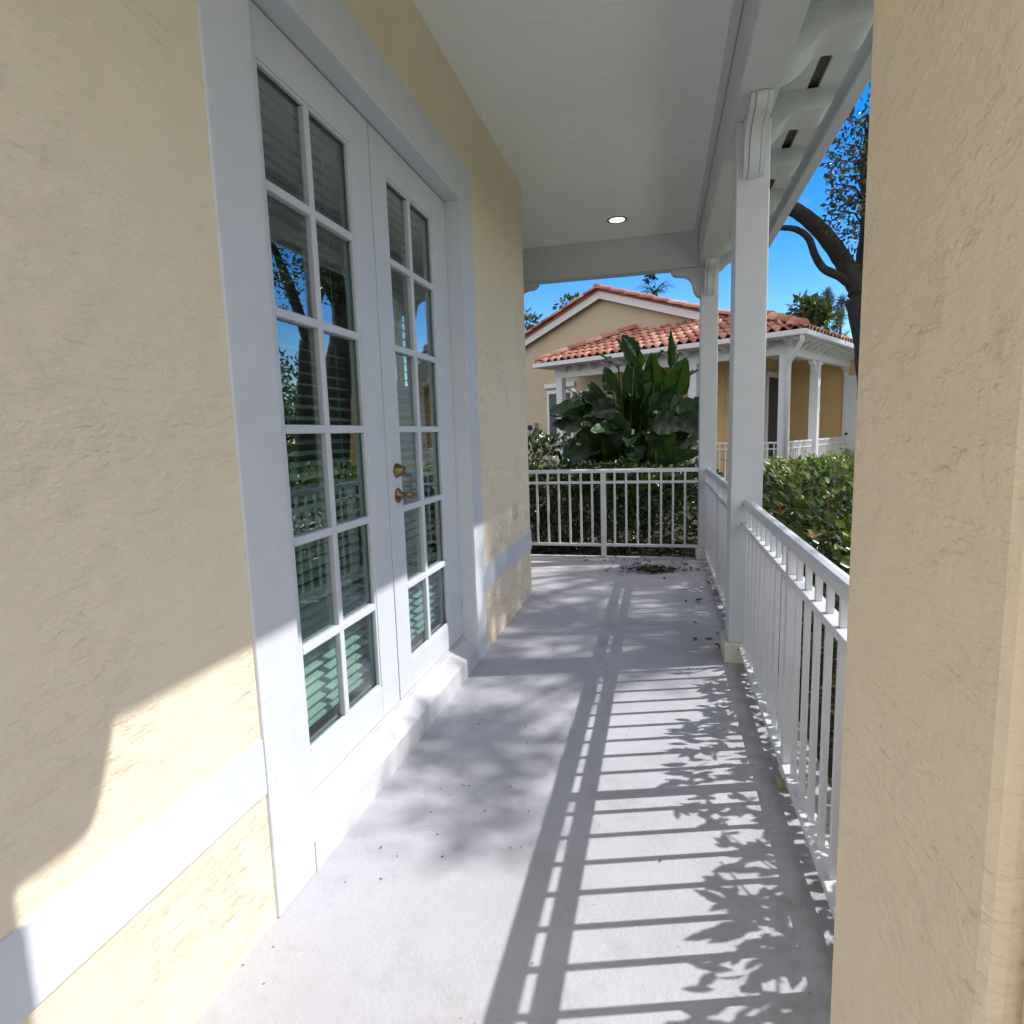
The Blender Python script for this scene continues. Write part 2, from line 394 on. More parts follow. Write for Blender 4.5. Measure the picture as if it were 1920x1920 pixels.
# ------------------------------------------------------------------ the house: wall, band, room
house = thing('house', 'cream stucco house wall with a white band, beside the porch walkway', 'house', (XW, 1.0, 0))
hl = house.location
w = MB(hl)
WX0 = -1.285
oy0, oy1, oz1 = 1.56, 3.50, 2.80
w.box(WX0, XW, -3.0, oy0, -0.1, 3.6)
w.box(WX0, XW, oy1, YE, -0.1, 3.6)
w.box(WX0, XW, oy0, oy1, oz1, 3.6)
w0 = at(746, 590, YE - .08); w1 = at(772, 725, YE - .08)
w.box(w1.x, WX0, YE - 0.17, YE, -0.1, 3.6); w.box(-5.7, w0.x, YE - 0.17, YE, -0.1, 3.6)
w.box(w0.x, w1.x, YE - 0.17, YE, -0.1, w1.z); w.box(w0.x, w1.x, YE - 0.17, YE, w0.z, 3.6)
w.box(-1.78, -1.61, YE, 6.93, -0.1, 3.6)
wo = w.build('wall', M['stucco'], house)
b = MB(hl)
b.box(XW - 0.02, XW + 0.009, -3.0, 1.402, 0.405, 0.572, 0.003)
b.build('trim_band', M['white'], house)
b = MB(hl); b.box(XW - 0.02, XW + 0.009, 3.668, YE + 0.006, 0.405, 0.572, 0.003)
b.build('trim_band', M['white'], house)
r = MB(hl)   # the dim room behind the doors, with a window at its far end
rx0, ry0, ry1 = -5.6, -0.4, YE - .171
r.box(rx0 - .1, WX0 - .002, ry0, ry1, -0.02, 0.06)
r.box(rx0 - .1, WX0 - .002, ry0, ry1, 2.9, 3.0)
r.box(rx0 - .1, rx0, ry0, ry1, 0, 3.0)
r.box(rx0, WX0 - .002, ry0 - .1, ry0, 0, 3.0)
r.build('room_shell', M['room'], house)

# outlet cover on the wall
oc = MB((XW, 4.55, 0.81)); oc.box(XW - .004, XW + .014, 4.49, 4.61, 0.755, 0.872, 0.003)
oc.box(XW + .010, XW + .018, 4.525, 4.575, 0.775, 0.852, 0.003)
tag(oc.build('outlet_cover', M['cover']), 'small painted outlet cover near the corner of the cream wall', 'outlet cover')

# ------------------------------------------------------------------ french door
door = thing('french_door', 'tall white double french door with small panes and blinds', 'door', (-1.2, 2.53, 0.0))
dl = door.location
XT = -1.1055
fr = MB(dl)
fr.box(-1.262, XT, 1.405, 1.607, 0.0, 2.977, 0.004)
fr.box(-1.262, XT, 3.448, 3.664, 0.0, 2.977, 0.004)
fr.box(-1.262, XT - .0015, 1.607, 3.448, 2.748, 2.9755, 0.003)
for z in (0.95, 1.22, 1.46, 1.70, 1.93, 0.68, 0.42, 0.2):
    y = 1.455 + random.uniform(-.01, .02)
    fr.lathe([(0, .004), (0.0012, .004), (.0018, .002)], (XT, y, z), (1, 0, 0), 10)
fr.build('door_casing', M['white'], door)
st = MB(dl)
st.prism([(-1.262, 0.0), (-1.103, 0.0), (-1.103, 0.104), (-1.109, 0.112), (-1.19, 0.158), (-1.262, 0.158)], 1, 1.607, 3.448)
st.build('sill', M['sill'], door)
th = MB(dl); th.box(-1.25, -1.196, 1.607, 3.448, 0.158, 0.171, 0.003)
th.build('threshold', M['sill'], door)
ZG0, ZG1 = 0.322, 2.588
rows = [ZG0, 0.691, 1.076, 1.458, 1.836, 2.2235, ZG1]
XD0, XD1 = -1.246, -1.200
def leaf(y0, y1, g0, g1, gm, hinge_y):
    lf = MB(dl)
    lf.box(XD0, XD1, y0, g0, 0.178, 2.742, 0.003); lf.box(XD0, XD1, g1, y1, 0.178, 2.742, 0.003)
    lf.box(XD0, XD1 - .0008, g0, g1, 0.1785, ZG0, 0.002); lf.box(XD0, XD1 - .0008, g0, g1, ZG1, 2.7415, 0.002)
    o = lf.build('door_leaf', M['white'], door)
    gr = MB(dl)
    # glazing bead round the opening, sloped like a moulding, and the muntins
    bd = 0.013
    for (a0, a1, c0, c1) in ((g0, g0 + bd, ZG0, ZG1), (g1 - bd, g1, ZG0, ZG1)): gr.box(-1.222, XD1 - .004, a0, a1, c0, c1, 0.004)
    for (c0, c1) in ((ZG0, ZG0 + bd), (ZG1 - bd, ZG1)): gr.box(-1.222, XD1 - .004, g0 + bd, g1 - bd, c0, c1, 0.004)
    for z in rows[1:-1]: gr.box(-1.232, XD1 - .003, g0 + bd, g1 - bd, z - .0155, z + .0155, 0.005)
    gr.box(-1.2325, XD1 - .0045, gm - .017, gm + .017, ZG0 + bd, ZG1 - bd, 0.005)
    gr.build('muntin_grille', M['white'], o)
    gp = MB(dl); gp.box(-1.229, -1.226, g0 + .001, g1 - .001, ZG0 + .001, ZG1 - .001)
    gp.build('glass_pane', M['glass'], o)
    bl = MB(dl); z = ZG0 + 0.075
    while z < ZG1 + .03:
        tilt = math.radians(17 + random.uniform(-3, 3)); dx = .025 * math.cos(tilt); dz = .025 * math.sin(tilt); cx = -1.296 + random.uniform(-.001, .001)
        zz = z + random.uniform(-.002, .002)
        bl.add([(cx + dx, g0 - .03, zz - dz), (cx + dx, g1 + .03, zz - dz + random.uniform(-.002, .002)), (cx, g1 + .03, zz + .003), (cx, g0 - .03, zz + .003), (cx - dx, g0 - .03, zz + dz), (cx - dx, g1 + .03, zz + dz)],
               [(0, 1, 2, 3), (3, 2, 5, 4)], True)
        bl.add([(cx + dx, g0 - .03, zz - dz - .003), (cx + dx, g1 + .03, zz - dz - .003), (cx, g1 + .03, zz), (cx, g0 - .03, zz), (cx - dx, g0 - .03, zz + dz - .003), (cx - dx, g1 + .03, zz + dz - .003)],
               [(0, 3, 2, 1), (3, 4, 5, 2)], True)
        z += 0.0425
    bl.box(-1.318, -1.276, g0 - .03, g1 + .03, ZG0 + .028, ZG0 + .045, .003)
    for y in (g0 + .07, g1 - .09):
        bl.tube([(-1.270, y, ZG0 + .04), (-1.270, y, ZG1 + .05)], .0012, 5)
    bl.build('window_blind', M['blind'], o)
    for z in (0.42, 0.98, 1.55, 2.45):
        h = MB(dl); h.tube([(XD1 + .004, hinge_y, z - .05), (XD1 + .004, hinge_y, z + .05)], .0055, 10)
        h.build('hinge', M['white'], o)
    return o
l1 = leaf(1.610, 2.503, 1.757, 2.331, 2.036, 1.612)
l2 = leaf(2.512, 3.445, 2.660, 3.224, 2.925, 3.441)
sm = MB(dl); sm.box(-1.243, -1.206, 2.5035, 2.5115, 0.178, 2.74); sm.build('meeting_seam', M['seam'], door)
db = MB(dl); db.lathe([(0, .033), (.006, .034), (.012, .030), (.034, .022), (.040, .021), (.040, .012), (.037, .011)], (XD1, 2.602, 1.267), (1, 0, 0), 28)
db.box(XD1 + .034, XD1 + .041, 2.5995, 2.6045, 1.258, 1.276); db.build('deadbolt', M['brass'], l2)
kb = MB(dl); kb.lathe([(0, .034), (.005, .035), (.010, .030), (.013, .016), (.045, .013), (.050, .016), (.058, .017), (.062, .010)], (XD1, 2.603, 1.149), (1, 0, 0), 28)
kb.tube([(XD1 + .053, 2.603, 1.149), (XD1 + .056, 2.64, 1.150), (XD1 + .056, 2.68, 1.147), (XD1 + .05, 2.705, 1.143)], [.011, .0105, .009, .006], 12)
kb.build('door_handle', M['brass'], l2)

# ------------------------------------------------------------------ porch roof
roof = thing('porch_roof', 'white porch ceiling with beams and bracketed eaves over the walkway', 'porch roof', (0.0, 3.0, ZC))
rl = roof.location
c = MB(rl); c.box(-3.0, BX0 - .001, -0.7, 6.72, ZC, ZC + .05); c.build('ceiling', M['ceiling'], roof)
mo = MB(rl); mo.box(BX0 - .045, BX0 - .002, -0.7, 6.72, ZC - .03, ZC - .001, .004); mo.build('ceiling_moulding', M['white'], roof)
be = MB(rl); be.box(BX0, BX1, -0.7, 6.93, ZB, 3.62, .006); be.build('beam', M['white'], roof)
eb = MB(rl); eb.box(-3.0, BX0 - .002, 6.725, 6.90, ZB + .001, 3.60, .006); eb.build('end_beam', M['white'], roof)
EV = 1.17
so = MB(rl); ZS = 3.30
so.box(BX1 + .001, .80, -0.7, 7.4, ZS, ZS + .02); so.box(.862, 1.05, -0.7, 7.4, ZS, ZS + .02)
y = 3.22 - 5 * .75
ys = []
while y < 7.2: ys.append(y); y += 0.75
so.build('soffit', M['white'], roof)
vt = MB(rl); vt.box(.78, .88, -.7, 7.4, ZS + .035, ZS + .05); vt.box(.78, .785, -.7, 7.4, ZS + .02, ZS + .05); vt.box(.875, .88, -.7, 7.4, ZS + .02, ZS + .05)
vt.build('soffit_vent', M['screen'], roof)
def smooth_curve(pts, k=5):
    out = []
    n = len(pts)
    for i in range(n - 1):
        p0 = pts[max(0, i - 1)]; p1 = pts[i]; p2 = pts[i + 1]; p3 = pts[min(n - 1, i + 2)]
        for j in range(k):
            t = j / k
            out.append(tuple(0.5 * ((2 * p1[d]) + (-p0[d] + p2[d]) * t + (2 * p0[d] - 5 * p1[d] + 4 * p2[d] - p3[d]) * t * t + (-p0[d] + 3 * p1[d] - 3 * p2[d] + p3[d]) * t ** 3) for d in (0, 1)))
    out.append(pts[-1]); return out
tailp = smooth_curve([(BX1 + .001, 3.085), (.62, 3.10), (.67, 3.135), (.715, 3.18), (.77, 3.195), (.83, 3.187), (.89, 3.19), (.93, 3.212), (.945, 3.255), (.94, 3.299)])
tp = [(BX1 + .001, ZS - .0005)] + tailp
t0 = MB(rl); t0.prism([(x, z) for x, z in tp], 1, ys[0], ys[0] + .24); tail0 = t0.build('rafter_tail', M['white'], roof)
for yy in ys[1:]:
    dup(tail0, roof, (0, yy - ys[0], 0))
fa = MB(rl); fa.box(1.05, 1.075, -.7, 7.42, 3.27, 3.50, .004); fa.box(1.02, 1.0495, -.7, 7.4, ZS - .045, ZS - .001, .004); fa.build('fascia', M['white'], roof)
gu = MB(rl); gp_ = [(1.076, 3.45), (1.076, 3.345), (1.145, 3.335), (1.165, 3.37), (1.175, 3.45), (1.168, 3.45), (1.158, 3.375), (1.14, 3.343), (1.083, 3.352), (1.083, 3.45)]
gu.prism(gp_, 1, -.7, 7.42); gu.build('gutter', M['white'], roof)
rd = MB(rl); rd.prism([(EV - .03, 3.475), (EV - .03, 3.53), (-2.5, 4.76), (-6.5, 3.6), (-6.5, 3.5), (-2.5, 4.66)], 1, -.7, 7.5); rd.build('roof_deck', M['tile'], roof)
# scrolled bracket
bp = [(.302, 0), (.300, .022), (.285, .050), (.255, .068), (.215, .074), (.175, .079), (.130, .098), (.095, .140), (.078, .195), (.066, .240), (.040, .280), (0, .305)]
bprof = smooth_curve(bp, 3)
def bracket(mb, cx, y0, dirn, zt):
    for (a, bb, sh) in ((cx - .026, cx + .026, 0.0), (cx - .053, cx - .030, .007), (cx + .030, cx + .053, .007), (cx - .03, cx + .03, .014)):
        pts = [(y0, zt)] + [(y0 + dirn * max(0.001, d - sh * (d > .03)), zt - max(.0008, h - sh * (h > .03))) for d, h in bprof]
        mb.prism(pts, 0, a, bb)
def bracket_x(mb, cy, x0, dirn, zt):
    for (a, bb, sh) in ((cy - .026, cy + .026, 0.0), (cy - .053, cy - .030, .007), (cy + .030, cy + .053, .007), (cy - .03, cy + .03, .014)):
        pts = [(x0, zt)] + [(x0 + dirn * max(0.001, d - sh * (d > .03)), zt - max(.0008, h - sh * (h > .03))) for d, h in bprof]
        mb.prism(pts, 1, a, bb)
wb = MB(rl); bracket_x(wb, 6.81, -1.609, 1, ZB - .001); wb.build('wall_bracket', M['white'], roof)

# recessed light
rc = at(1157, 412, 6.13); rc.z = ZC
li = thing('recessed_light', 'round recessed light glowing in the white porch ceiling', 'ceiling light', rc)
a = MB(rc); a.lathe([(0, .098), (-.006, .096), (-.009, .088), (-.004, .074), (0, .074)], rc, (0, 0, 1), 36); a.build('trim_ring', M['ring'], li)
a = MB(rc); a.lathe([(-.001, .073), (-.0045, .073), (-.006, .04), (-.0062, .01)], rc, (0, 0, 1), 32); a.build('lens', M['lamp'], li)

# ------------------------------------------------------------------ posts and pillar
def post(y0, y1, label, end=False):
    o = thing('porch_post', label, 'post', ((PX0 + PX1) / 2, (y0 + y1) / 2, 0), 0, 'white square porch posts under the front beam')
    ol = o.location
    s_ = MB(ol); s_.box(PX0, PX1, y0, y1, 0.12, ZB - .001, .007); s_.build('shaft', M['white'], o)
    p = MB(ol); p.box(PX0 - .024, PX1 + .024, y0 - .022, y1 + .03, -0.001, .122, .006); p.build('plinth', M['plinth'], o)
    k = MB(ol); bracket(k, .490, y0, -1, ZB - .0015); k.build('bracket', M['white'], o)
    if not end:
        k = MB(ol); bracket(k, .490, y1, 1, ZB - .0015); k.build('bracket', M['white'], o)
    else:
        k = MB(ol); bracket_x(k, (y0 + y1) / 2, PX0, -1, ZB - .0015); k.build('bracket', M['white'], o)
    return o
post(3.725, 3.915, 'near white square porch post where the two side railings meet')
post(6.725, 6.900, 'far white square porch post at the end railing corner', True)
pil = thing('stucco_pillar', 'cream stucco pillar in the right foreground, rough trowelled', 'pillar', (.53, .91, 0))
p = MB(pil.location); p.box(.325, .74, .645, 1.165, -.001, 3.069, .018); p.build('shaft', M['stucco_pillar'], pil)
p = MB(pil.location); p.prism(smooth_curve([(1.166, 3.06), (1.47, 3.06), (1.455, 2.70), (1.425, 2.59), (1.385, 2.50), (1.33, 2.475), (1.166, 2.475)], 3), 0, .45, .55); p.build('bracket', M['white'], pil)
p = MB(pil.location); p.box(.350, .90, .56, .6445, -.001, 3.0, .02); p.build('return_wall', M['stucco_pillar'], pil)

# ------------------------------------------------------------------ railings
def side_rail(y0, y1, yp, label, npk):
    o = thing('porch_railing', label, 'railing', (.497, (y0 + y1) / 2, 0), 0, 'white metal porch railings')
    ol = o.location
    m = MB(ol)
    prof = [(.474, .955), (.527, .955), (.527, .985), (.517, .996), (.500, 1.000), (.484, .996), (.474, .985)]
    m.prism(prof, 1, y0, y1); m.build('top_rail', M['rail'], o)
    m = MB(ol); m.box(.466, .520, y0, y1, .836, .862, .003); m.build('mid_rail', M['rail'], o)
    m = MB(ol); m.box(.462, .520, y0, y1, .078, .104, .003); m.build('bottom_rail', M['rail'], o)
    for q in yp:
        m = MB(ol); m.box(.469, .517, q - .025, q + .025, .035, .9545, .003); po = m.build('rail_post', M['rail'], o)
        m = MB(ol); m.box(.452, .532, q - .043, q + .043, -.001, .036, .01); m.build('footing', M['concrete'], po)
    ys_ = [y0 + (y1 - y0) * (i + .5) / npk for i in range(npk)]
    for (sx, sz) in ((.4735, .968), (.4655, .850), (.4615, .091)):
        m = MB(ol); m.lathe([(0, .006), (-.0015, .006), (-.0025, .003)], (sx, y1 - .022, sz), (1, 0, 0), 10); m.build('screw', M['rust'], o)
    first = None
    for q in ys_:
        if any(abs(q - s) < .05 for s in yp): continue
        if first is None:
            m = MB(ol); m.box(.4815, .5015, q - .0098, q + .0098, .1035, .9545, .002); first = m.build('picket', M['rail'], o); q0 = q
        else: dup(first, o, (0, q - q0, 0))
    return o
side_rail(1.166, 3.724, [2.42], 'white side railing between the cream pillar and the near post', 19)
side_rail(3.916, 6.724, [5.33], 'white side railing between the near and far posts', 20)
er = thing('porch_railing', 'white end railing across the far end of the porch', 'railing', (-.6, 6.765, 0), 0, 'white metal porch railings')
el = er.location
m = MB(el); m.prism([(6.738, .958), (6.792, .958), (6.792, .985), (6.781, .997), (6.765, 1.0), (6.749, .997), (6.738, .985)], 0, -1.609, PX0 - .001); m.build('top_rail', M['rail'], er)
m = MB(el); m.box(-1.609, PX0 - .001, 6.738, 6.792, .836, .862, .003); m.build('mid_rail', M['rail'], er)
m = MB(el); m.box(-1.609, PX0 - .001, 6.738, 6.792, .125, .152, .003); m.build('bottom_rail', M['rail'], er)
m = MB(el); m.box(-.650, -.592, 6.741, 6.789, -.001, .9575, .003); m.build('rail_post', M['rail'], er)
first = None
for i in range(-9, 9):
    x = -.621 + i * .1262
    if i == 0 or x < -1.6: continue
    if first is None:
        m = MB(el); m.box(x - .0115, x + .0115, 6.754, 6.776, .1515, .9575, .002); first = m.build('picket', M['rail'], er); x0 = x
    elif x < PX0 - .03: dup(first, er, (x - x0, 0, 0))

# ------------------------------------------------------------------ litter on the floor
def scatter_leaves(name, pts, size, mat, label, cat, lift=.012, simple=False):
    n = len(pts); P = np.array(pts); a = rng.uniform(0, 2 * PI, n)
    D = np.stack([np.cos(a), np.sin(a), rng.uniform(-.25, .35, n)], 1)
    NR = np.stack([rng.normal(0, .35, n), rng.normal(0, .35, n), np.ones(n)], 1)
    o = leafmesh(name, P, D, NR, size * rng.uniform(.6, 1.25, n), size * .45 * rng.uniform(.7, 1.2, n), mat, None, tuple(P.mean(0) * [1, 1, 0]), simple, .5)
    return tag(o, label, cat, None, 'stuff')
c0 = at(1222, 1068, 6.2); tt = H / -ray(1222, 1070).z; c0 = Vector((0, 0, H)) + ray(1222, 1070) * tt
pts = [(c0.x + rng.normal(0, .16) * rng.uniform(.2, 1.4), c0.y + rng.normal(0, .10) * rng.uniform(.2, 1.4), abs(rng.normal(0, .014)) + .006) for _ in range(300)]
pts += [(rng.uniform(-1.0, .35), rng.uniform(6.35, 6.80), .008) for _ in range(26)] + [(rng.uniform(.2, .44), rng.uniform(3.9, 6.7), .008) for _ in range(16)]
scatter_leaves('leaf_pile', pts, .06, M['litter'], 'small heap of dry brown leaves with strays on the floor near the end railing', 'leaf pile')
pts = [(rng.uniform(-1.0, .44), rng.uniform(1.2, 6.7), .003) for _ in range(46)] + [(rng.uniform(.1, .44), rng.uniform(2.2, 6.7), .003) for _ in range(40)] + [(rng.uniform(-1.0, -.6), rng.uniform(1.6, 3), .003) for _ in range(16)]
scatter_leaves('floor_debris', pts, .013, M['litter'], 'tiny scattered leaf crumbs and grit on the porch floor', 'debris', simple=True)
pts = [(rng.uniform(-3.2, 2.2), rng.uniform(6.86, 8.4), -.14 + abs(rng.normal(0, .03))) for _ in range(2600)] + [(rng.uniform(.68, 2.2), rng.uniform(.2, 6.8), -.14 + abs(rng.normal(0, .03))) for _ in range(1500)]
scatter_leaves('leaf_mulch', pts, .075, M['litter'], 'brown fallen leaves covering the planting beds beyond the railings', 'leaf litter', simple=True)

# ------------------------------------------------------------------ hedges
def hedge(name, label, x0, x1, y0, y1, z0, z1, n, size, mat, rot=0.0, group='clipped hedges round the porches', wob=.10, tips=0, lit_tips=0, bias=.55, stems=14, topx=0.0):
    o = thing(name, label, 'hedge', ((x0 + x1) / 2, (y0 + y1) / 2, -.14), rot, group)
    cx, cy = o.location.x, o.location.y
    P = []
    hx, hy, hz = (x1 - x0) / 2, (y1 - y0) / 2, (z1 - z0)
    def topz(x, y): return z1 + wob * (math.sin(x * 3.1 + y * 1.7) * .5 + math.sin(y * 4.3 + 1) * .35 + math.sin(x * 7.7 - y * 2.9) * .3) + topx * (x / hx)
    while len(P) < n:
        x = rng.uniform(-hx, hx); y = rng.uniform(-hy, hy); tz = topz(x, y)
        z = z0 + (tz - z0) * rng.uniform(0, 1) ** .8
        d = min(hx - abs(x), hy - abs(y), tz - z)
        if rng.uniform() < bias and d > .16: continue
        # ragged sides
        if hx - abs(x) < .10 + .10 * math.sin(y * 5.1 + z * 7) + .05 * math.sin(y * 13 + z * 11): continue
        P.append((x, y, z))
    P = np.array(P); nn = len(P)
    out = np.stack([P[:, 0] / hx, P[:, 1] / hy * .6, (P[:, 2] - (z0 + .5 * hz)) / hz * 1.4], 1) + rng.normal(0, .55, (nn, 3))
    out[:, 2] += .25
    NR = np.stack([rng.normal(0, .6, nn), rng.normal(0, .6, nn), np.ones(nn)], 1)
    s = size * rng.uniform(.65, 1.25, nn)
    leafmesh('foliage', P + np.array([0, 0, .14]), out, NR, s, s * rng.uniform(.38, .52, nn), mat, o, (0, 0, 0), False, .35)
    if tips:
        T = []
        for _ in range(tips):
            x = rng.uniform(-hx, hx); y = rng.uniform(-hy, hy)
            if rng.uniform() < .35: x = -hx + .05
            T.append((x, y, topz(x, y) + rng.uniform(-.05, .05)))
        T = np.repeat(np.array(T), 4, 0); k = len(T); a = rng.uniform(0, 2 * PI, k)
        D = np.stack([np.cos(a), np.sin(a), rng.uniform(.2, 1.1, k)], 1)
        ng = leafmesh('new_growth', T + np.array([0, 0, .14]), D, np.stack([-np.cos(a), -np.sin(a), np.ones(k) * .8], 1), size * rng.uniform(.6, 1.0, k), size * .36, M['redleaf'], o); ng['kind'] = 'stuff'
    if lit_tips:  # bright rosettes over the top stand in for sunlit leaf tips
        T = []
        for _ in range(lit_tips):
            x = rng.uniform(-hx + .12, hx - .05); y = rng.uniform(-hy, hy); T.append((x, y, topz(x, y) + rng.uniform(-.07, .03)))
        T = np.repeat(np.array(T), 6, 0); k = len(T); a = rng.uniform(0, 2 * PI, k)
        D = np.stack([np.cos(a), np.sin(a), rng.uniform(.0, 1.0, k)], 1)
        ys_ = leafmesh('sunlit_tips', T + np.array([0, 0, .14]), D, np.stack([-np.cos(a) * .5, -np.sin(a) * .5, np.ones(k)], 1), size * rng.uniform(.5, .95, k), size * .36, M['lit_tip'], o); ys_['kind'] = 'stuff'
    sb = MB()
    for _ in range(stems):
        x = rng.uniform(-hx * .5, hx * .5); y = rng.uniform(-hy, hy); p = [(x, y, 0)]
        for k in range(1, 5): p.append((x + rng.normal(0, .06) * k, y + rng.normal(0, .06) * k, (z1 + .10) * k / 4.2))
        sb.tube(p, [.014, .012, .010, .007, .004], 6)
        for k in range(4):
            q = Vector(p[1 + k % 3]); sb.tube([q, q + Vector((rng.normal(0, .14), rng.normal(0, .2), .22)), q + Vector((rng.normal(0, .25), rng.normal(0, .3), .42))], [.007, .005, .003], 5)
    sb.build('stem', M['twig'], o)
    return o
hedge('hedge', 'glossy green hedge with orange new leaves along the side railing', .80, 2.10, .2, 8.3, -.1, .94, 12500, .085, M['hedge'], tips=9, lit_tips=420, wob=.08, stems=40, topx=.12)
hedge('hedge', 'shade-darkened green hedge behind the end railing', -3.6, .72, 7.25, 8.35, -.1, .93, 10500, .09, M['hedge_shaded'], tips=0, lit_tips=130, wob=.07, stems=24)
hedge('hedge', 'hedge with sunlight put into its pale leaf colour before the neighbour porch', 1.7, 4.3, 10.2, 11.4, -.1, .86, 3800, .10, M['hedge_lit'], wob=.12, stems=12)
hedge('hedge', 'dark bushy hedge below the neighbour window', -4.6, -.7, 10.6, 11.6, -.1, 1.22, 3600, .12, M['hedge_shaded'], wob=.2, stems=12)

# ------------------------------------------------------------------ giant white bird of paradise
bop = thing('bird_of_paradise_plant', 'large plant with glossy paddle leaves in front of the neighbour porch', 'plant', (-.42, 9.7, -.14))
fol = MB(bop.location); stk = MB(bop.location)
def paddle(base, tip, up, Wd, fold=.5, droop=.12, petiole_from=None):
    base = Vector(base); tip = Vector(tip); ax = tip - base; L = ax.length; d = ax.normalized()
    s = d.cross(Vector(up)).normalized(); u = s.cross(d)
    nl, nw = 12, 6; vs = []; fs = []
    ph = random.uniform(0, 6)
    for i in range(nl + 1):
        t = i / nl
        wd = Wd * .5 * (math.sin(PI * min(1, t ** .62)) ** .55 if 0 < t < 1 else 0.02) * (1 - .25 * t)
        cen = base + d * (L * t) - u * (droop * L * t * t)
        for j in range(nw + 1):
            q = j / nw * 2 - 1
            wav = .02 * math.sin(t * 22 + ph + q * 2) * abs(q)
            vs.append(cen + s * (q * wd * math.cos(fold * abs(q))) + u * (abs(q) * wd * math.sin(fold) + wav))
    for i in range(nl):
        for j in range(nw):
            k = i * (nw + 1) + j; fs.append((k, k + 1, k + nw + 2, k + nw + 1))
    fol.add(vs, fs, True)
    mid = [base - u * .006 + d * (L * t) - u * (droop * L * t * t) for t in (0, .25, .5, .75, .97)]
    stk.tube(mid, [.012, .011, .009, .006, .003], 5)
    if petiole_from is not None:
        a_ = Vector(petiole_from); m1 = a_.lerp(base, .5) + Vector((0, 0, .08))
        stk.tube([a_, m1, base], [.026, .018, .012], 6)
# prominent leaves read from the picture (base px, tip px, depth, width, up)
YP = 9.7
big = [((1187, 690), (1160, 634), 9.5, .20, (.6, -1, .2), .55), ((1203, 690), (1165, 628), 9.9, .30, (-.3, -1, .1), .35), ((1196, 665), (1170, 628), 9.8, .26, (1, -1, .1), .4),
       ((1258, 690), (1258, 617), 9.7, .17, (.2, -1, 0), .7), ((1265, 700), (1270, 640), 9.9, .16, (1, -.5, 0), .6), ((1215, 690), (1243, 655), 9.4, .30, (0, -.3, 1), .3),
       ((1160, 690), (1127, 660), 9.3, .24, (.2, -.2, 1), .35), ((1225, 720), (1222, 665), 9.5, .32, (0, -1, .1), .2), ((1262, 740), (1285, 672), 9.6, .42, (0, -1, .1), .15),
       ((1270, 720), (1306, 690), 10.0, .34, (0, -.5, 1), .3), ((1150, 740), (1135, 685), 9.6, .30, (.2, -1, .2), .3), ((1190, 740), (1185, 670), 9.7, .40, (0, -1, .2), .15),
       ((1110, 760), (1062, 720), 9.6, .28, (0, -.4, 1), .3), ((1120, 745), (1066, 745), 9.7, .30, (0, -.6, .8), .4), ((1090, 800), (1034, 790), 9.2, .34, (.2, -.9, .5), .2),
       ((1092, 790), (1032, 775), 9.5, .26, (0, -.2, 1), .2), ((1130, 760), (1108, 715), 9.8, .24, (0, -1, .3), .3), ((1300, 760), (1345, 735), 9.8, .30, (0, -.6, 1), .3),
       ((1225, 790), (1280, 800), 9.2, .44, (0, -1, .5), .15), ((1230, 800), (1262, 870), 9.2, .46, (0, -1, .2), .15), ((1150, 790), (1100, 820), 9.4, .42, (0, -1, .4), .2),
       ((1160, 770), (1090, 765), 9.5, .44, (0, -1, .6), .2), ((1180, 790), (1120, 850), 9.3, .44, (0, -1, .4), .2), ((1270, 780), (1318, 812), 9.6, .40, (0, -1, .5), .2),
       ((1100, 830), (1050, 850), 9.3, .36, (0, -1, .5), .2), ((1200, 780), (1210, 700), 9.9, .44, (0, -1, .1), .1), ((1235, 770), (1240, 690), 9.9, .46, (0, -1, .1), .1)]
for (bp_, tp_, yy, wd, up, fo) in big:
    b0 = at(*bp_, yy + random.uniform(-.1, .1)); t0_ = at(*tp_, yy + random.uniform(-.35, .15))
    ctr = Vector((-.42 + random.uniform(-.25, .25) + .25 * (b0.x + .42), 9.75 + random.uniform(-.2, .2), -.10))
    paddle(b0, t0_, up, wd, fo, random.uniform(.04, .16), ctr)
for _ in range(95):
    a_ = random.uniform(0, 2 * PI); rr = random.uniform(.15, .95); zb = random.uniform(.35, 1.85)
    b0 = Vector((-.42 + math.cos(a_) * rr * .8, 9.85 + math.sin(a_) * rr * .5, zb))
    dr = Vector((math.cos(a_) * random.uniform(.2, .7), math.sin(a_) * random.uniform(.2, .6), random.uniform(-.35, .6))).normalized()
    paddle(b0, b0 + dr * random.uniform(.55, .85), Vector((-dr.x * .3, -1, .5)), random.uniform(.28, .42), random.uniform(.1, .5), random.uniform(.05, .3), (-.42 + random.uniform(-.3, .3), 9.8 + random.uniform(-.2, .2), -.1))
fol.build('foliage', M['strel'], bop); stk.build('stem', M['stalk'], bop)

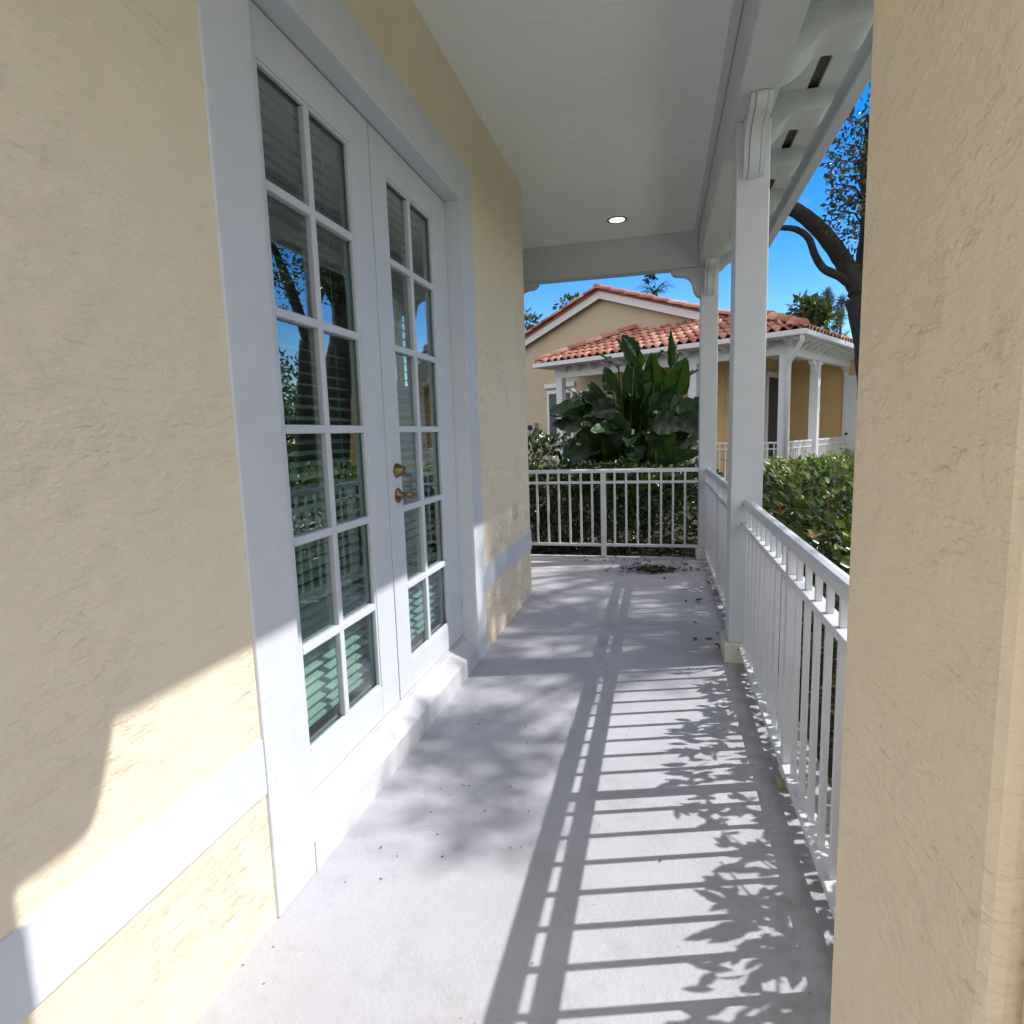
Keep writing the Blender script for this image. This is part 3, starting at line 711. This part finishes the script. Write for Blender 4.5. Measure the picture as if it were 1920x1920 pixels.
# ------------------------------------------------------------------ neighbour house (local x to the right along its eave, y to the back)
NA = math.radians(-29.1)
C0 = Vector((2.752, 13.273, 0))
nh = thing('neighbour_house', 'beige stucco house with red clay tile roof and gable across the garden', 'house', C0, NA)
RW = 0.41           # porch roof pitch
def tiles(mb, o, es, up, nrm, ncol, rows_, skip=None, pw=.226, pl=.36):
    """barrel tiles: es unit along the eave, up unit up the slope, nrm outward"""
    o = Vector(o); es = Vector(es); up = Vector(up); nrm = Vector(nrm)
    for r_ in range(rows_):
        for c_ in range(ncol):
            if skip and skip((c_ + .5) * pw, (r_ + .5) * pl): continue
            j = random.uniform(-.008, .008); vs = []; K = 10
            for (t, lift) in ((r_ * pl - .03 + j, .058), ((r_ + 1) * pl + .02, .008)):
                for k in range(K + 1):
                    q = k / K
                    h = .062 * math.sin(PI * min(1, q / .62)) if q < .62 else -.020 * math.sin(PI * (q - .62) / .38)
                    vs.append(o + es * ((c_ + q) * pw) + up * t + nrm * (h + lift))
            fs = [(k, k + 1, K + 2 + k, K + 1 + k) for k in range(K)]
            # butt end
            base = len(vs)
            for k in range(K + 1): vs.append(vs[k] - nrm * .02)
            fs += [(base + k, base + k + 1, k + 1, k) for k in range(K)]
            mb.add(vs, fs, True)
def caps(mb, p0, p1, rad=.085, ln=.40, up=(0, 0, 1)):
    p0 = Vector(p0); p1 = Vector(p1); d = (p1 - p0); n_ = max(1, int(d.length / ln)); d.normalize(); L_ = (p1 - p0).length / n_
    s = d.cross(Vector(up)).normalized(); u = s.cross(d)
    for i in range(n_):
        vs = []
        for (t, rr, lift) in ((i * L_ - .03, rad * 1.06, .02), ((i + 1) * L_, rad * .92, 0.0)):
            for k in range(9):
                a_ = PI * k / 8; vs.append(p0 + d * t + s * (math.cos(a_) * rr) + u * (math.sin(a_) * rr + lift))
        fs = [(k, k + 1, 10 + k, 9 + k) for k in range(8)] + [tuple(range(9))[::-1]]
        mb.add(vs, fs, True)
# walls
w = MB(); gx, gz, gs = -6.1, 5.27, .345
GL, GR = -9.75, -2.45
w.prism([(GL, -.14), (GR, -.14), (GR, gz - gs * (GR - gx)), (gx, gz), (GL, gz - gs * (gx - GL))], 1, 2.0, 2.2)
w.box(GL, GL + .2, 2.2, 12, -.14, 3.9); w.build('gable_wall', M['gable'], nh)
w = MB(); w.box(-2.45, -2.0, 2.0, 2.2, -.14, 4.0); w.box(-2.2, -2.0, 2.2, 5.2, -.14, 4.0); w.box(-2.2, 3.0, 5.2, 5.4, -.14, 3.2); w.box(-5.95, -2.46, 1.985, 1.9995, .1, 3.6)
w.build('porch_wall', M['ochre'], nh)
# gable roof
gr = MB()
for sgn, edge in ((-1, GL - .35), (1, GR + .30)):
    run = abs(edge - gx); zt = gz + .10
    pts = [(gx, zt), (edge, zt - gs * run), (edge, zt + .05 - gs * run), (gx, zt + .05)]
    gr.prism(pts, 1, 1.78, 12.0)
    upv = Vector((-sgn, 0, gs)).normalized(); nv = Vector((sgn * gs, 0, 1)).normalized()
    p_e = Vector((edge, 1.74, zt + .06 - gs * run)); p_t = Vector((gx, 1.74, zt + .06))
    caps(gr, p_e, p_t, .10, .42, nv)
    if sgn == 1: tiles(gr, (edge, 1.80, zt + .05 - gs * run), (0, 1, 0), upv, nv, 10, int(run / .4))
caps(gr, (gx, 1.7, gz + .17), (gx, 12, gz + .17), .10)
gr.build('gable_roof', M['tile'], nh)
rb = MB()
for sgn, edge in ((-1, GL - .35), (1, GR + .30)):
    run = abs(edge - gx); zt = gz + .095
    rb.prism([(gx, zt), (edge, zt - gs * run), (edge, zt - .20 - gs * run), (gx, zt - .20)], 1, 1.80, 1.84)
rb.build('rake_board', M['white'], nh)
# porch roof: front and right slopes with hips
EL = -7.0; ZE = 3.30; WD = 2.0; pr = MB()
ln = math.hypot(1, RW); upf = Vector((0, 1, RW)).normalized(); nf = Vector((0, -RW, 1)).normalized()
zw = ZE + RW * WD
pr.add([(EL, 0, ZE), (0, 0, ZE), (-WD, WD, zw), (EL + WD, WD, zw)], [(0, 1, 2, 3)])
pr.add([(0, 0, ZE), (0, 5.3, ZE), (-WD, 5.3, zw), (-WD, WD, zw)], [(0, 1, 2, 3)])
pr.add([(EL, 0, ZE), (EL + WD, WD, zw), (EL, WD, zw - RW * WD)], [(0, 1, 2)])
pr.add([(-WD, WD, zw), (-WD, 5.3, zw), (-4, 5.3, zw + .5), (-4, WD, zw + .5)], [(0, 1, 2, 3)])
def skf(s_, t_):
    yv = t_ / ln; xv = EL + s_; return xv < EL + yv - .08 or xv > -yv + .08 or yv > WD
tiles(pr, (EL, 0, ZE + .01), (1, 0, 0), upf, nf, 31, 6, skf)
upr = Vector((-1, 0, RW)).normalized(); nr = Vector((RW, 0, 1)).normalized()
def skr(s_, t_):
    xv = t_ / ln; return s_ < xv - .08 or xv > WD
tiles(pr, (0, 0, ZE + .01), (0, 1, 0), upr, nr, 24, 6, skr)
caps(pr, (EL + .03, .03, ZE + .08), (EL + WD, WD, zw + .10), .115, .45); caps(pr, (-.03, .03, ZE + .08), (-WD, WD, zw + .10), .115, .45)
caps(pr, (-WD, WD, zw + .06), (-WD, 5.3, zw + .06))
pr.build('porch_roof', M['tile'], nh)
gt = MB()
gt.box(EL - .05, .07, -.07, .05, ZE - .10, ZE + .01, .012); gt.box(-.05, .0695, .051, 5.3, ZE - .10, ZE + .009, .012); gt.build('gutter', M['white'], nh)
sf = MB(); sf.box(EL, -.06, .06, 2.0, ZE - .11, ZE - .08); sf.box(-2.0, -.06, 2.0, 5.2, ZE - .11, ZE - .08); sf.build('soffit', M['white'], nh)
bm_ = MB(); bm_.box(EL + .35, -.42, .42, .58, 2.90, ZE - .11, .006); bm_.box(-.58, -.4205, .5805, 5.2, 2.90, ZE - .1105, .006); bm_.build('porch_beam', M['white'], nh)
for px_ in (-6.5, -2.55): 
    k = MB(); k.box(px_ - .10, px_ + .10, .405, .595, -.05, 2.90, .006); k.build('post', M['white'], nh)
for py_ in (.41, 2.45):
    k = MB(); k.box(-.60, -.41, py_, py_ + .19, -.05, 2.90, .006); k.build('post', M['white'], nh)
for (cy, sg) in ((2.45, -1), (2.64, 1), (.60, 1), (5.19, -1)):
    pts = [(cy, 2.899)] + [(cy + sg * d, 2.9 - h) for d, h in bp]; k = MB(); k.prism(pts, 0, -.56, -.45); k.build('post_bracket', M['white'], nh)
t_ = MB(); tz = [(0, 0), (0, -.14), (.10, -.12), (.18, -.06), (.26, -.05), (.30, 0)]
t_.prism([(-.42 + a, ZE - .111 + b_) for a, b_ in tz], 1, .62, .72); tt0 = t_.build('rafter_tail', M['white'], nh)
for i in range(1, 11): dup(tt0, nh, (0, i * .42, 0))
t_ = MB(); t_.prism([(.42 - a, ZE - .111 + b_) for a, b_ in tz], 0, EL + .7, EL + .8); tt0 = t_.build('rafter_tail', M['white'], nh)
for i in range(1, 14): dup(tt0, nh, (i * .45, 0, 0))
ds = MB(); ds.tube([(-.02, -.01, ZE - .08), (-.03, .02, ZE - .2), (-.36, .33, 2.72), (-.40, .37, 2.55), (-.40, .37, 0)], .045, 10); ds.build('downspout', M['white'], nh)
# windows and door
wn = MB(); wn.box(-8.22, -7.2, 1.95, 2.03, 1.20, 2.72, .004); wf = wn.build('window', M['white'], nh)
wn = MB(); wn.box(-8.13, -7.29, 1.945, 1.949, 1.29, 2.62); wn.build('pane', M['winglass'], wf)
wn = MB(); wn.box(-8.30, -7.12, 1.93, 1.9995, 2.80, 2.93, .004); wn.build('window_head', M['white'], wf)
wn = MB(); wn.box(-1.999, -1.94, 3.45, 4.55, .25, 2.85, .004); wf = wn.build('window', M['white'], nh)
wn = MB(); wn.box(-1.939, -1.934, 3.57, 4.43, .38, 2.70); wn.build('pane', M['winglass'], wf)
dn = MB(); dn.box(-.56, .38, 5.14, 5.199, .05, 2.69, .006); do = dn.build('front_door', M['white'], nh)
dn = MB(); dn.lathe([(0, .035), (-.05, .03), (-.06, .01)], (-.44, 5.14, 1.15), (0, 1, 0), 14); dn.build('door_handle', M['dark'], do)
fl = MB(); fl.box(EL + .3, -.3, .35, 2.0, -.12, .06); fl.box(-2.0, -.3, 2.0005, 5.2, -.12, .0601); fl.build('porch_slab', M['floor'], nh)
mt_pos = (-8.75, 1.95)
mtr = thing('meter_box', 'grey electric meter box on the neighbour gable wall', 'meter box', (0, 0, 0), 0)
Rz = Matrix.Rotation(NA, 3, 'Z'); wp = Rz @ Vector((-8.86, 1.93, 0)) + C0
mtr.location = wp; mtr.rotation_euler = (0, 0, NA)
k = MB(); k.box(-.2, .2, -.08, .06, 1.38, 1.76, .008); k.build('box', M['grey'], mtr)
k = MB(); k.lathe([(0, .09), (-.03, .09), (-.05, .07), (-.055, .02)], (0, -.08, 1.6), (0, 1, 0), 20); k.build('meter_dial', M['dark'], mtr)
k = MB(); k.tube([(-.02, 0, 1.38), (-.02, 0, -.14)], .025, 8); k.tube([(.18, 0, 1.38), (.18, 0, -.14)], .015, 8); k.build('conduit', M['grey'], mtr)
# neighbour railings
def nrail(a, bpt, label):
    a = Rz @ Vector(a) + C0; bpt = Rz @ Vector(bpt) + C0; d = bpt - a; L_ = d.length; an = math.atan2(d.y, d.x)
    o = thing('porch_railing', label, 'railing', a, an, 'white neighbour porch railings')
    for (nm, z0_, z1_) in (('top_rail', 1.04, 1.08), ('mid_rail', .91, .935), ('bottom_rail', .18, .205)):
        k = MB(); k.box(0, L_, -.025, .025, z0_, z1_); k.build(nm, M['rail'], o)
    k = MB(); k.box(L_ / 2 - .025, L_ / 2 + .025, -.022, .022, .06, 1.04); k.build('rail_post', M['rail'], o)
    n_ = int(L_ / .125); f0 = None
    for i in range(n_):
        x = (i + .5) * L_ / n_
        if abs(x - L_ / 2) < .04: continue
        if f0 is None: k = MB(); k.box(x - .012, x + .012, -.012, .012, .205, 1.04); f0 = k.build('picket', M['rail'], o); xx = x
        else: dup(f0, o, (x - xx, 0, 0))
nrail((-.5, .61, 0), (-.5, 2.44, 0), 'sunlit white railing between the corner posts of the neighbour porch')
nrail((-.5, 2.66, 0), (-.5, 5.1, 0), 'shaded white railing beside the neighbour front door')
nrail((-2.24, .5, 0), (-.62, .5, 0), 'white railing on the front of the neighbour porch near its corner')
nrail((-6.38, .5, 0), (-4.56, .5, 0), 'white railing behind the big paddle leaved plant')

# ------------------------------------------------------------------ trees
def allowed(p):
    x, y = proj(p)
    if 1436 < x < 1548 and 120 < y < 640: return False
    if 980 < x < 1375 and 470 < y < 640: return False
    if 1440 < x < 1590 and 470 < y < 640: return False
    return True
def clumps(cs, per, rad, size):
    P = []; D = []
    for c_ in cs:
        c_ = np.array(c_); r_ = rad * rng.uniform(.7, 1.3); nn = int(per * rng.uniform(.6, 1.4))
        q = rng.normal(0, 1, (nn, 3)); q /= np.linalg.norm(q, axis=1)[:, None]; q *= (rng.uniform(0, 1, (nn, 1)) ** .45) * r_; q[:, 2] *= .6
        for v in q:
            if allowed(c_ + v): P.append(c_ + v); D.append(v + rng.normal(0, .25, 3) + [0, 0, -.03])
    return P, D
def tree(name, label, base, limbs, clump_list, leaf, lm, per, rad, group=None, extra=()):
    o = thing(name, label, 'tree', base, 0, group)
    t = MB(base)
    for pts, rr in limbs: t.tube(pts, rr, 12, True, .05)
    t.build('trunk', M['bark'], o)
    P, D = clumps(clump_list, per, rad, leaf)
    for e_ in extra:
        for _ in range(16): P.append(np.array(e_) + rng.normal(0, .05, 3)); D.append(rng.normal(0, 1, 3) + [0, 0, -.5])
    nn = len(P); P = np.array(P); D = np.array(D); NR = rng.normal(0, .6, (nn, 3)) + [0, 0, .7]
    s = leaf * rng.uniform(.7, 1.3, nn)
    leafmesh('crown', P, D, NR, s, s * .5, lm, o, base, True)
    return o
def curve3(pts, k=6):
    a_ = smooth_curve([(p[0], p[1]) for p in pts], k); b_ = smooth_curve([(p[2], 0) for p in pts], k)
    return [(a_[i][0], a_[i][1], b_[i][0]) for i in range(len(a_))]
def lerp_list(r, n): return list(np.interp(np.linspace(0, 1, n), np.linspace(0, 1, len(r)), r))
def limb(pts, r, k=6):
    p = curve3(pts, k); return (p, lerp_list(r, len(p)))
YO = 9.24
fork = at(1616, 555, YO)
trunk_pts = [at(1652, 960, YO), at(1648, 860, YO), at(1643, 740, YO), at(1634, 640, YO), fork]
trunk_pts[0].z = -.2
L_main = [fork, at(1590, 505, YO - .05), at(1560, 458, YO - .2), at(1530, 424, YO - .3), at(1498, 398, YO - .5), at(1460, 378, YO - .8), at(1380, 330, YO - 1.0), at(1290, 300, YO - 1.2)]
L_low = [at(1605, 540, YO), at(1575, 518, YO - .1), at(1545, 504, YO - .2), at(1528, 478, YO - .3), at(1516, 447, YO - .4), at(1492, 430, YO - .5), at(1450, 426, YO - .7), at(1380, 420, YO - .9)]
L_up = [fork, at(1626, 490, YO + .05), at(1636, 400, YO), at(1642, 250, YO - .2), Vector((3.1, 8.6, 6.6)), Vector((3.9, 7.4, 7.8))]
L_r1 = [at(1632, 470, YO), Vector((3.5, 8.6, 5.6)), Vector((4.4, 8.0, 6.6))]
L_r2 = [Vector((3.5, 8.6, 5.6)), Vector((4.4, 8.8, 6.6)), Vector((5.2, 9.2, 7.6)), Vector((5.6, 9.4, 8.0))]
limbs = [limb(trunk_pts, [.26, .24, .225, .215, .21]), limb(L_main, [.13, .115, .105, .098, .09, .08, .06, .02]), limb(L_low, [.075, .06, .052, .047, .043, .038, .03, .02]),
         limb(L_up, [.17, .14, .13, .12, .09, .03]), limb(L_r1, [.12, .08, .03]), limb(L_r2, [.08, .07, .05, .02])]
cl = []
for _ in range(40):   # the rest of the crown, away from the view of the sky
    a_ = rng.uniform(0, 2 * PI); rr = rng.uniform(.5, 3.2)
    p_ = (4.0 + rr * math.cos(a_), 9.2 + rr * math.sin(a_) * .8, rng.uniform(6.0, 8.5)); cl.append(p_)
vis = [(1600, 300), (1580, 330), (1610, 345), (1565, 345), (1595, 380), (1570, 395), (1615, 400), (1585, 270), (1605, 230), (1600, 440), (1575, 300), (1612, 460), (1590, 415), (1612, 270), (1620, 320)]
for v in vis:
    q = at(*v, YO - .5 + rng.uniform(-.6, .6)); cl.append(tuple(q))
    limbs.append(([at(1634, v[1] + 50, YO - .1), Vector(q).lerp(at(1634, v[1] + 40, YO - .1), .5) + Vector((0, 0, .1)), q], [.02, .012, .006]))
for c_ in cl[:100:3]:
    tgt = Vector(c_); src = min([Vector(p) for l in (limbs[3:6]) for p in l[0]], key=lambda p: (p - tgt).length)
    limbs.append(([src, src.lerp(tgt, .5) + Vector((0, 0, .15)), tgt], [.035, .022, .008]))
SPR = [at(1290, 300, YO - 1.2), at(1250, 380, 8.0), at(1232, 470, 7.9), at(1222, 505, 7.9), at(1216, 522, 7.9)]
limbs.append((SPR, [.02, .012, .007, .005, .003]))
tree('oak_tree', 'dark live oak with a forked trunk behind the side hedge', (trunk_pts[0].x, YO, -.14), limbs, cl, .075, M['oakleaf'], 95, .42, None, [at(1226, 510, 7.9), at(1214, 520, 7.9), at(1222, 519, 7.9)])
# a taller oak to the east whose crown dapples the far half of the porch
cl = []
while len(cl) < 58:
    wall = rng.uniform() < .30
    if wall: P0 = (-1.115, rng.uniform(3.9, 5.1), rng.uniform(0, .85))
    else: P0 = (rng.uniform(-1.1, .35), rng.uniform(2.2, 6.9), 0)
    if P0[1] < 3.3 and (P0[0] > -.5 or rng.uniform() < .4): continue
    t = rng.uniform(7.0, 10.0); cl.append((P0[0] + t, P0[1] + .30 * t, P0[2] + 1.103 * t))
for _ in range(6):
    P0 = (rng.uniform(-1.0, -.5), rng.uniform(1.95, 2.8)); t = rng.uniform(6.5, 8.5); cl.append((P0[0] + t, P0[1] + .30 * t, 1.103 * t))
for _ in range(16): cl.append((9.2 + rng.normal(0, .9), 8.2 + rng.normal(0, .9), 11.4 + rng.normal(0, .6)))
tb = Vector((9.6, 8.6, -.14)); hubs = [Vector((8.9, 7.4, 7.6)), Vector((7.8, 6.6, 8.0)), Vector((9.6, 8.6, 9.0)), Vector((8.6, 9.0, 9.2))]
lb = [limb([tb, (9.5, 8.5, 2.5), (9.4, 8.2, 5.2)], [.36, .29, .25])] + [limb([(9.4, 8.2, 5.2), Vector((9.4, 8.2, 5.2)).lerp(h_, .55) + Vector((0, 0, .3)), h_], [.17, .12, .05]) for h_ in hubs]
for c_ in cl[::2]:
    tgt = Vector(c_); src = min(hubs, key=lambda p: (p - tgt).length); lb.append(([src, src.lerp(tgt, .5) + Vector((0, 0, .2)), tgt], [.04, .025, .008]))
tree('oak_tree', 'tall spreading oak on the lawn east of the porch, casting dappled shade', tb, lb, cl, .09, M['oakleaf'], 130, .33)
# oak that shades the neighbour roof
cl = []
for _ in range(60):
    t = rng.uniform(2.9, 4.2); q = Rz @ Vector((rng.uniform(-1.9, .1), rng.uniform(.0, 2.2), 0)) + C0; cl.append((q.x + t, q.y + .3 * t, 3.7 + 1.103 * t))
cl = cl + [(7.5 + rng.normal(0, 1.6), 15.5 + rng.normal(0, 1.4), 7.4 + rng.normal(0, 1)) for _ in range(44)]
cl = [c_ for c_ in cl if proj(c_)[0] > 1640 or proj(c_)[1] < 100]
tree('oak_tree', 'spreading oak out of view right of the neighbour porch', (7.6, 15.8, -.14), [limb([(7.6, 15.8, -.2), (7.5, 15.7, 2.2), (7.2, 15.6, 4.2)], [.35, .28, .25]), limb([(7.2, 15.6, 4.2), (6.5, 15.4, 5.8), (5.7, 15.3, 7.4)], [.18, .14, .04]), limb([(7.2, 15.6, 4.2), (7.9, 15.8, 6), (8.6, 16, 7.6)], [.18, .14, .04])], cl, .12, M['oakleaf'], 170, .6)
# garden trees seen only in the door glass and over the roofs
def bush_tree(x, y, h, r, label, name='tree', leafsz=.2, per=110, lm='treeleaf', group='garden trees beyond the hedge', nclump=30, low=.25, ang=0):
    cl = []
    for _ in range(nclump):
        a_ = rng.uniform(0, 2 * PI); e = rng.uniform(0, 1) ** .5
        z = h * (low + (1 - low) * rng.uniform(0, 1)); rad_ = r * math.sin(PI * min(.97, max(.12, (z / h - low * .6) / (1.05 - low * .6)))) 
        cl.append((x + math.cos(a_) * rad_ * e, y + math.sin(a_) * rad_ * e, z))
    lb = [limb([(x, y, -.2), (x + .1, y, h * .3), (x, y + .1, h * .6), (x + .1, y, h * .9)], [.05 * h * .5, .04 * h * .5, .025 * h * .5, .01])]
    for c_ in cl[::4]: lb.append(([(x, y, h * .35), ((x + c_[0]) / 2, (y + c_[1]) / 2, h * .5), c_], [.05, .035, .01]))
    o = thing(name, label, 'tree', (x, y, -.14), 0, group)
    t = MB((x, y, -.14))
    for pts, rr in lb: t.tube(pts, rr, 7, True, .05)
    t.build('trunk', M['bark'], o)
    P = []; D = []
    for c_ in cl:
        nn = int(per * rng.uniform(.6, 1.4)); q = rng.normal(0, 1, (nn, 3)); q /= np.linalg.norm(q, axis=1)[:, None]; q *= rng.uniform(0, 1, (nn, 1)) ** .45 * r * .32
        P += [np.array(c_) + v for v in q]; D += [v + rng.normal(0, .3, 3) * r * .3 for v in q]
    nn = len(P); s = leafsz * rng.uniform(.7, 1.3, nn)
    leafmesh('crown', np.array(P), np.array(D), rng.normal(0, .6, (nn, 3)) + [0, 0, .6], s, s * .5, M[lm], o, (x, y, -.14), True)
    return o
names = [(9.5, 12.0, 3.2, 2.0), (13, 16, 4.2, 2.6), (11.5, 20.5, 4.0, 2.6), (17, 22, 5.0, 3.2), (16, 14, 4.2, 2.6), (14.5, 9, 3.6, 2.4), (13.5, 27, 4.6, 3.2), (20, 30, 6, 3.8), (13, 3.5, 3.8, 2.6), (15, -2, 4.5, 3)]
for i, (x, y, h, r_) in enumerate(names):
    bush_tree(x, y, h, r_, 'green garden tree reflected in the door glass beyond the side hedge', 'garden_tree', .24, 80, nclump=26)
# small trees over the neighbour roofs
def pt(px_, py_, y): return at(px_, py_, y)
q = pt(1516, 585, 22); bush_tree(q.x, q.y, q.z + .25, 1.1, 'small leafy tree peeping over the neighbour porch roof', 'garden_tree', .22, 120, 'treeleaf', 'trees behind the neighbour roofs', 24, .5)
q = pt(1066, 555, 24); bush_tree(q.x, q.y, q.z + .2, .8, 'sparse leafy treetop left of the gable peak', 'garden_tree', .26, 30, 'treeleaf', 'trees behind the neighbour roofs', 14, .6)
q = pt(990, 610, 23); bush_tree(q.x, q.y, q.z + .3, 1.0, 'leafy treetop at the left end of the gable roof', 'garden_tree', .22, 60, 'treeleaf', 'trees behind the neighbour roofs', 16, .55)
for (ex, ey, w_, lab) in ((1552, 556, 1.0, 'taller wispy pine far behind the neighbour roof'), (1578, 566, .8, 'shorter wispy pine beside the taller far pine')):
    q = pt(ex, ey, 45); o = thing('pine_tree', lab, 'tree', (q.x, q.y, -.14), 0, 'wispy pines far behind the houses')
    t = MB((q.x, q.y, -.14)); t.tube([(q.x, q.y, -.2), (q.x, q.y, q.z * .6), (q.x, q.y, q.z)], [.22, .14, .02], 8); P = []; D = []
    for _ in range(30):
        z = q.z - abs(rng.normal(0, 1.5)); a_ = rng.uniform(0, 2 * PI); rr = w_ * (.15 + .28 * (q.z - z)) * rng.uniform(.5, 1)
        tip = Vector((q.x + math.cos(a_) * rr, q.y + math.sin(a_) * rr, z + .5)); t.tube([(q.x, q.y, z), tip], [.03, .008], 5)
        for _k in range(26):
            c_ = Vector((q.x, q.y, z)).lerp(tip, rng.uniform(.3, 1.05)); P.append(c_); D.append((rng.normal(0, .5), rng.normal(0, .5), rng.uniform(-.2, 1)))
    t.build('trunk', M['bark'], o); nn = len(P)
    leafmesh('crown', np.array(P), np.array(D), rng.normal(0, 1, (nn, 3)), .45, .035, M['pine'], o, (q.x, q.y, -.14), True)
# palm behind the gable
q = pt(1228, 545, 26); pm = thing('palm_tree', 'palm fronds rising behind the gable roof ridge', 'palm tree', (q.x, q.y, -.14))
t = MB((q.x, q.y, -.14)); t.tube([(q.x, q.y, -.2), (q.x + .1, q.y, q.z * .5), (q.x, q.y, q.z - .1)], [.16, .13, .11], 10); t.build('trunk', M['bark'], pm)
P = []; D = []; fb = MB((q.x, q.y, -.14))
for i in range(13):
    a_ = 2 * PI * i / 13 + rng.uniform(-.15, .15); el_ = rng.uniform(.1, 1.1); pp = []
    for k in range(9):
        s_ = k / 8 * .95; pp.append(Vector((q.x + math.cos(a_) * s_ * math.cos(el_), q.y + math.sin(a_) * s_ * math.cos(el_), q.z - .1 + s_ * math.sin(el_) - .38 * s_ * s_)))
    fb.tube(pp, [.02, .02, .018, .016, .014, .012, .01, .008, .005], 5)
    for k in range(2, 9):
        for sd in (-1, 1):
            for _k in range(2):
                c_ = pp[k - 1].lerp(pp[k], rng.uniform(0, 1)); P.append(c_); D.append((-math.sin(a_) * sd + math.cos(a_) * .6, math.cos(a_) * sd + math.sin(a_) * .6, -.35))
fr_ = fb.build('frond', M['stalk'], pm); nn = len(P)
leafmesh('leaflets', np.array(P), np.array(D), np.tile([0, 0, 1.0], (nn, 1)), .30, .022, M['treeleaf'], fr_, (q.x, q.y, -.14), True)

# ------------------------------------------------------------------ light, sky, camera
W = bpy.data.worlds.new('World'); SC.world = W; W.use_nodes = True
nt = W.node_tree; nt.nodes.clear()
out = nt.nodes.new('ShaderNodeOutputWorld'); bg = nt.nodes.new('ShaderNodeBackground')
sky = nt.nodes.new('ShaderNodeTexSky'); sky.sky_type = 'NISHITA'; sky.sun_disc = False
sky.sun_elevation = math.asin(SUN.z); sky.sun_rotation = math.atan2(SUN.x, SUN.y)
sky.altitude = 0; sky.air_density = 1.0; sky.dust_density = 0.0; sky.ozone_density = 3.0
bg.inputs['Strength'].default_value = 0.15
hs = nt.nodes.new('ShaderNodeHueSaturation'); hs.inputs['Saturation'].default_value = 1.45; hs.inputs['Hue'].default_value = 0.511
nt.links.new(sky.outputs[0], hs.inputs['Color'])
# broken white cloud, thickened out of view (east, overhead, south) to add neutral fill
tc = nt.nodes.new('ShaderNodeTexCoord'); sp_ = nt.nodes.new('ShaderNodeSeparateXYZ'); nt.links.new(tc.outputs['Generated'], sp_.inputs[0])
mp_ = nt.nodes.new('ShaderNodeMapping'); mp_.inputs['Scale'].default_value = (1, 1, 2.2); nt.links.new(tc.outputs['Generated'], mp_.inputs['Vector'])
cn = N(nt, 'ShaderNodeTexNoise', Scale=2.6, Detail=8.0, Roughness=0.58, Distortion=0.3); nt.links.new(mp_.outputs[0], cn.inputs['Vector'])
def mrange(sock, a, b_):
    m_ = nt.nodes.new('ShaderNodeMapRange'); m_.interpolation_type = 'SMOOTHSTEP'; m_.inputs['From Min'].default_value = a; m_.inputs['From Max'].default_value = b_
    nt.links.new(sock, m_.inputs['Value']); return m_.outputs[0]
ea = mrange(sp_.outputs[0], .40, .85); so2 = mrange(sp_.outputs[1], .25, -.35); ze = mrange(sp_.outputs[2], .45, .9)
mx1 = N(nt, 'ShaderNodeMath', operation='MAXIMUM'); nt.links.new(ea, mx1.inputs[0]); nt.links.new(so2, mx1.inputs[1])
mx2_ = N(nt, 'ShaderNodeMath', operation='MAXIMUM'); nt.links.new(mx1.outputs[0], mx2_.inputs[0]); nt.links.new(ze, mx2_.inputs[1])
bias = N(nt, 'ShaderNodeMath', operation='MULTIPLY_ADD'); nt.links.new(mx2_.outputs[0], bias.inputs[0]); bias.inputs[1].default_value = .26; nt.links.new(cn.outputs['Fac'], bias.inputs[2])
cm = mrange(bias.outputs[0], .60, .78)
cmx = N(nt, 'ShaderNodeMix', data_type='RGBA'); nt.links.new(cm, cmx.inputs['Factor']); nt.links.new(hs.outputs[0], cmx.inputs['A']); cmx.inputs['B'].default_value = (CLOUD, CLOUD * .96, CLOUD * .90, 1)
nt.links.new(cmx.outputs['Result'], bg.inputs['Color']); nt.links.new(bg.outputs[0], out.inputs['Surface'])
sl = bpy.data.lights.new('sun', 'SUN'); sl.energy = 3.65; sl.angle = math.radians(0.53); sl.color = (1.0, 0.97, 0.93)
so_ = bpy.data.objects.new('sun', sl); COL.objects.link(so_); so_.location = (12, 4, 14)
so_.rotation_euler = SUN.to_track_quat('Z', 'Y').to_euler()

cam = bpy.data.cameras.new('camera'); co = bpy.data.objects.new('camera', cam); COL.objects.link(co)
cam.sensor_width = 36; cam.sensor_fit = 'HORIZONTAL'; cam.lens = 36 * F / 1920; cam.clip_start = 0.02; cam.clip_end = 2000
co.matrix_world = Matrix.Translation((0, 0, H)) @ RM.to_4x4()
SC.camera = co
SC.view_settings.view_transform = 'Standard'; SC.view_settings.look = 'None'; SC.view_settings.exposure = 0.56; SC.view_settings.gamma = 1
SC.render.engine = 'CYCLES'
cy = SC.cycles
cy.max_bounces = 8; cy.diffuse_bounces = 5; cy.glossy_bounces = 4; cy.transparent_max_bounces = 16; cy.transmission_bounces = 4
cy.caustics_reflective = False; cy.caustics_refractive = False
cy.use_denoising = True
cy.sample_clamp_indirect = 6.0
SC.render.film_transparent = False
